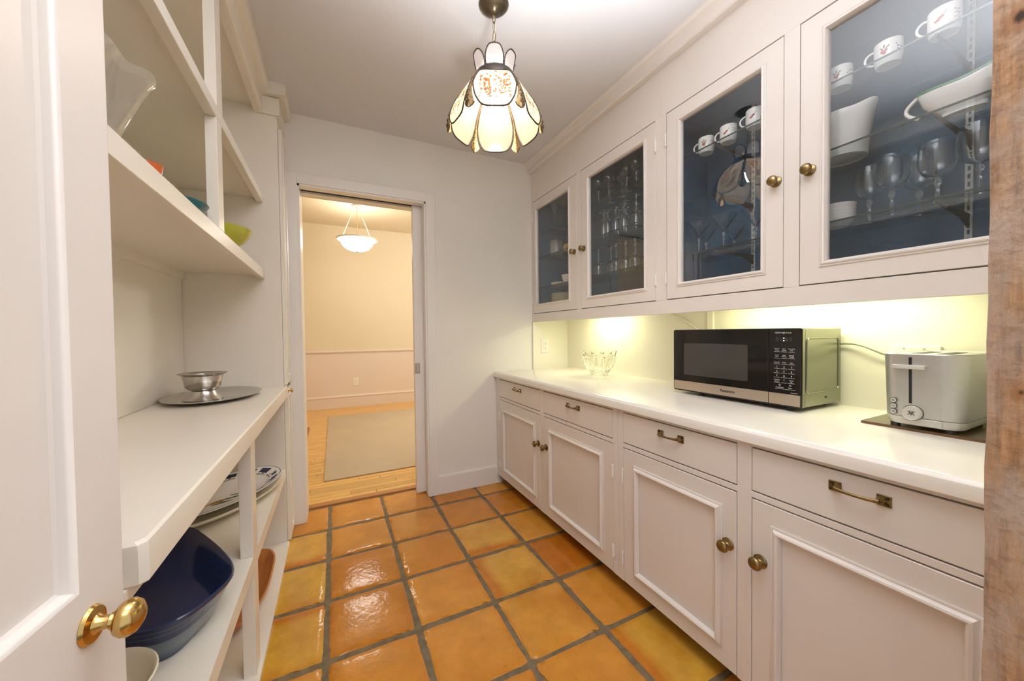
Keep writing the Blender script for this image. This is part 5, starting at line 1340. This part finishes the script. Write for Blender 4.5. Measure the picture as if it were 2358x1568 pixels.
MAR = dict(bowl=[(0.0, 0.073), (0.004, 0.074), (0.054, 0.144), (0.055, 0.1455), (0.0535, 0.1455), (0.004, 0.077), (0.0, 0.0765)],
           stem=[(0.007, 0.003), (0.0042, 0.008), (0.0038, 0.055), (0.0075, 0.062), (0.0055, 0.068), (0.0045, 0.073)],
           foot=[(0.0, 0.0), (0.035, 0.0), (0.0355, 0.0014), (0.02, 0.0028), (0.007, 0.004)])
WIN = dict(bowl=[(0.0, 0.090), (0.010, 0.091), (0.026, 0.104), (0.034, 0.125), (0.034, 0.150), (0.030, 0.180), (0.0294, 0.180), (0.033, 0.150), (0.033, 0.126), (0.024, 0.107), (0.0, 0.095)],
           stem=[(0.008, 0.003), (0.0042, 0.009), (0.0038, 0.07), (0.0065, 0.080), (0.005, 0.085), (0.009, 0.0905)],
           foot=[(0.0, 0.0), (0.033, 0.0), (0.0335, 0.0014), (0.02, 0.0028), (0.007, 0.004)])
FLU = dict(bowl=[(0.0, 0.046), (0.008, 0.048), (0.016, 0.062), (0.0215, 0.10), (0.023, 0.155), (0.0224, 0.155), (0.020, 0.10), (0.014, 0.064), (0.0, 0.052)],
           stem=[(0.007, 0.003), (0.0042, 0.008), (0.0042, 0.036), (0.007, 0.041), (0.007, 0.046)],
           foot=[(0.0, 0.0), (0.029, 0.0), (0.0295, 0.0014), (0.018, 0.0028), (0.007, 0.004)])
# goblets behind the pane next to the post
for k, ((x, y), lab) in enumerate(zip([(1.712, 0.606), (1.660, 0.532), (1.752, 0.495), (1.665, 0.432), (1.628, 0.344)],
      ['clear goblet standing next to the pile of white bowls on the lowest glass shelf', 'clear goblet second to the right of the white bowls on the lowest glass shelf', 'clear goblet set further back, between the second and the fourth goblet',
       'clear goblet in front of the slotted standard, fourth from the white bowls', 'clear goblet partly hidden by the timber post on the lowest glass shelf'])):
    if k == 0: g0 = glassware('goblet', GOB, (x, y, S3), lab, 'glass', 'goblets on the lowest shelf')
    else: dup(g0, (x, y, S3), lab)
for k, ((x, y), lab) in enumerate(zip([(1.590, 1.185), (1.695, 1.222), (1.590, 1.060), (1.775, 1.130), (1.640, 0.950)],
      ['martini glass furthest left behind the pane reflecting the lamp', 'martini glass set behind the two front ones, second from the left', 'martini glass in the middle of the lowest shelf, at the front', 'martini glass at the back, right of the middle one', 'martini glass in front of the slotted standard, under the lamp reflection'])):
    if k == 0: m0 = glassware('martini_glass', MAR, (x, y, S3), lab, 'glass', 'martini glasses on the lowest shelf')
    else: dup(m0, (x, y, S3), lab)
ords = ['first', 'second', 'third', 'fourth', 'fifth', 'sixth', 'seventh', 'eighth', 'ninth']
def rowset(name, prof, pts, z, fmt, group):
    r0 = None
    for k, (x, y) in enumerate(pts):
        lab = fmt % ords[k]
        if r0 is None: r0 = glassware(name, prof, (x, y, z), lab, 'glass', group)
        else: dup(r0, (x, y, z), lab)
rowset('wine_glass', WIN, [(1.585, 1.915), (1.655, 1.885), (1.600, 1.835), (1.650, 1.765), (1.72, 1.82), (1.615, 1.690), (1.70, 1.68), (1.60, 1.60)], S1, 'upright wine glass, %s from the left on the top shelf of the stemware cabinet', 'upright wine glasses')
rowset('champagne_flute', flip(FLU, 0.155), [(1.600, 1.885), (1.592, 1.835), (1.655, 1.805), (1.600, 1.772), (1.655, 1.735), (1.600, 1.700), (1.665, 1.665)], S2, 'upturned champagne flute, %s from the left on the middle glass shelf', 'upturned flutes')
rowset('wine_glass', flip(WIN, 0.180), [(1.600, 1.600), (1.70, 1.58)], S2, 'upside-down wine glass, %s to the right of the upturned flutes', 'upturned wine glasses beside the flutes')
rowset('wine_glass', flip(WIN, 0.180), [(1.590, 1.925), (1.630, 1.850), (1.605, 1.775), (1.680, 1.770), (1.615, 1.700), (1.690, 1.690), (1.615, 1.625), (1.70, 1.615)], S3, 'upside-down wine glass, %s from the left on the lowest shelf of the stemware cabinet', 'upturned wine glasses on the lowest shelf')

# stack of small white bowls, one by one
sb = None
for k in range(4):
    lab = 'small white bowl, %s of the pile of four beside the goblets' % ('bottom', 'second', 'third', 'topmost')[k]
    loc = (1.672, 0.682, S3 + 0.0135 * k)
    pr = [(0.0, 0.0), (0.030, 0.0), (0.031, 0.002), (0.046, 0.014), (0.0525, 0.030), (0.054, 0.038), (0.053, 0.0385), (0.050, 0.031), (0.043, 0.0155), (0.030, 0.004), (0, 0.003)]
    if k == 0:
        sb = obj('small_bowl', MB().lathe(pr, loc, n=32), 'white_ceramic', None, 50, org=loc); tag(sb, lab, 'bowl', 'piled small bowls')
    else:
        c = sb.copy(); COL.objects.link(c); c.location = loc; c['label'] = lab

# white batter jug
jl = (1.690, 0.672, S2)
jg = thing('batter_jug', 'white wide jug with a pouring lip on the middle glass shelf', 'jug', jl)
def lip(a, i, r, h):
    d = math.cos(a + PI / 2 + 0.35); k = max(0, d) ** 16 * (0, 0, 0, 0, .0, .04, .16, .26, .27, .22, .05, 0, 0, 0)[min(i, 13)]
    return r * (1 + k), h + 0.012 * max(0, d) ** 16 * (1 if 6 <= i <= 9 else 0)
obj('body', MB().lathe([(0.0, 0.004), (0.060, 0.004), (0.062, 0.0), (0.066, 0.0), (0.070, 0.05), (0.078, 0.095), (0.083, 0.130), (0.086, 0.148), (0.085, 0.151), (0.082, 0.148), (0.074, 0.095), (0.064, 0.03), (0.05, 0.008), (0, 0.008)], jl, n=64, fn=lip), 'white_ceramic', jg, 50)
hp = [(1.690 + 0.02, 0.672 + 0.078 + 0.036 * math.sin(PI * k / 10), S2 + 0.04 + 0.085 * k / 10) for k in range(11)]
obj('handle', MB().tube(hp, 0.006, 8), 'white_ceramic', jg, 60)

# gravy boat with a green band
gl_ = (1.635, 0.375, S2)
gv = thing('gravy_boat', 'white gravy boat with a green band along its rim on the middle glass shelf', 'gravy boat', gl_)
def boat(a, i, r, h):
    s = math.sin(a)                      # +1 handle end, -1 spout end
    k = min(1, h / 0.08)
    rr = r * (1 + 0.15 * max(0, -s) ** 3 * k)
    return rr, h + k * (0.030 * max(0, -s) ** 2 + 0.006 * max(0, s) ** 3 - 0.006 * (1 - abs(s)))
obj('body', MB().lathe([(0.0, 0.006), (0.020, 0.006), (0.022, 0.0), (0.026, 0.0), (0.024, 0.010), (0.034, 0.022), (0.046, 0.045), (0.052, 0.075), (0.0535, 0.088), (0.052, 0.0895), (0.050, 0.075), (0.044, 0.046), (0.030, 0.024), (0, 0.014)], gl_, n=48, sx=0.78, sy=1.75, fn=boat), 'white_ceramic', gv, 50)
obj('green_band', MB().lathe([(0.0500, 0.0902), (0.0530, 0.0912), (0.0546, 0.0895), (0.0543, 0.0835)], gl_, n=48, sx=0.78, sy=1.75, fn=lambda a, i, r, h: boat(a, i, r, h), cap=False), 'greenband' if 'greenband' in MT else 'print_g', gv, 50)
hp = [(1.635, 0.375 + 0.088 + 0.030 * math.sin(PI * k / 12), S2 + 0.035 + 0.058 * k / 12 - 0.012 * (1 - k / 12)) for k in range(13)]
obj('handle', MB().tube(hp, 0.0055, 8), 'white_ceramic', gv, 60)

# cabinet next to the end wall
vl = (1.660, 2.560, S1)
vs = thing('footed_vase', 'clear footed trumpet vase on the top shelf of the corner cabinet', 'vase', vl)
obj('bowl', MB().lathe([(0.0, 0.105), (0.014, 0.108), (0.026, 0.15), (0.044, 0.195), (0.062, 0.225), (0.061, 0.226), (0.040, 0.192), (0.022, 0.15), (0, 0.115)], vl, n=32, cap=False), 'stemglass', vs, 60)
obj('stem', MB().lathe([(0.030, 0.008), (0.014, 0.016), (0.010, 0.03), (0.017, 0.042), (0.011, 0.055), (0.017, 0.070), (0.011, 0.085), (0.014, 0.105)], vl, n=16, cap=False), 'stemglass', vs, 60)
obj('foot', MB().lathe([(0, 0), (0.042, 0.0), (0.043, 0.003), (0.03, 0.008)], vl, n=32, cap=False), 'stemglass', vs, 60)
jl2 = (1.655, 2.535, S2)
cj = thing('crystal_jar', 'cut crystal jar with a lid on the middle shelf of the corner cabinet', 'jar', jl2)
obj('body', MB().lathe([(0, 0), (0.048, 0.0), (0.056, 0.010), (0.058, 0.05), (0.057, 0.115), (0.052, 0.125), (0.050, 0.115), (0.050, 0.012), (0, 0.010)], jl2, n=48, fn=lambda a, i, r, h: (r * (1 + 0.05 * abs(math.sin(a * 8 + h * 60))) if 1 <= i <= 4 else r, h), cap=False), 'bowlglass', cj, 40)
obj('lid', MB().lathe([(0.053, 0.1265), (0.050, 0.136), (0.025, 0.148), (0.010, 0.152), (0.014, 0.160), (0.014, 0.168), (0, 0.172)], jl2, n=32, fn=lambda a, i, r, h: (r * (1 + 0.04 * math.sin(a * 12)), h)), 'bowlglass', cj, 40)
o = obj('small_pot', MB().lathe([(0, 0), (0.028, 0), (0.036, 0.02), (0.036, 0.045), (0.030, 0.058), (0.012, 0.066), (0, 0.067)], (1.640, 2.345, S2), n=24), 'print_o', None, 50, org=(1.640, 2.345, S2)); tag(o, 'small ochre pot at the right edge of the corner pane', 'pot')
cl = (1.635, 2.335, S3)
o = obj('cup_bowl', MB().lathe([(0, 0), (0.030, 0), (0.042, 0.02), (0.052, 0.055), (0.054, 0.068), (0.052, 0.069), (0.048, 0.052), (0.036, 0.02), (0, 0.006)], cl, n=32), 'white_ceramic', None, 50, org=cl); tag(o, 'white deep bowl on the lowest shelf of the corner cabinet', 'bowl')
cl = (1.66, 2.50, S3)
o = obj('low_dish', MB().lathe([(0, 0), (0.040, 0), (0.062, 0.016), (0.070, 0.030), (0.068, 0.031), (0.058, 0.018), (0.036, 0.005), (0, 0.004)], cl, n=32), 'cream_ceramic', None, 50, org=cl); tag(o, 'cream low dish left of the white deep bowl in the corner cabinet', 'dish')
p0 = None
for k in range(9):
    loc = (1.680, 2.470, 1.4475 + 0.0078 * k)
    pr = [(0, 0), (0.062, 0), (0.066, 0.002), (0.098, 0.010), (0.1005, 0.0118), (0.098, 0.0128), (0.066, 0.006), (0, 0.004)]
    lab = 'cream plate, %s from the bottom of the pile in the corner cabinet' % ords[k]
    if k == 0: p0 = obj('plate', MB().lathe(pr, loc, n=40), 'cream_ceramic', None, 40, org=loc); tag(p0, lab, 'plate', 'piled plates')
    else:
        c = p0.copy(); COL.objects.link(c); c.location = loc; c['label'] = lab
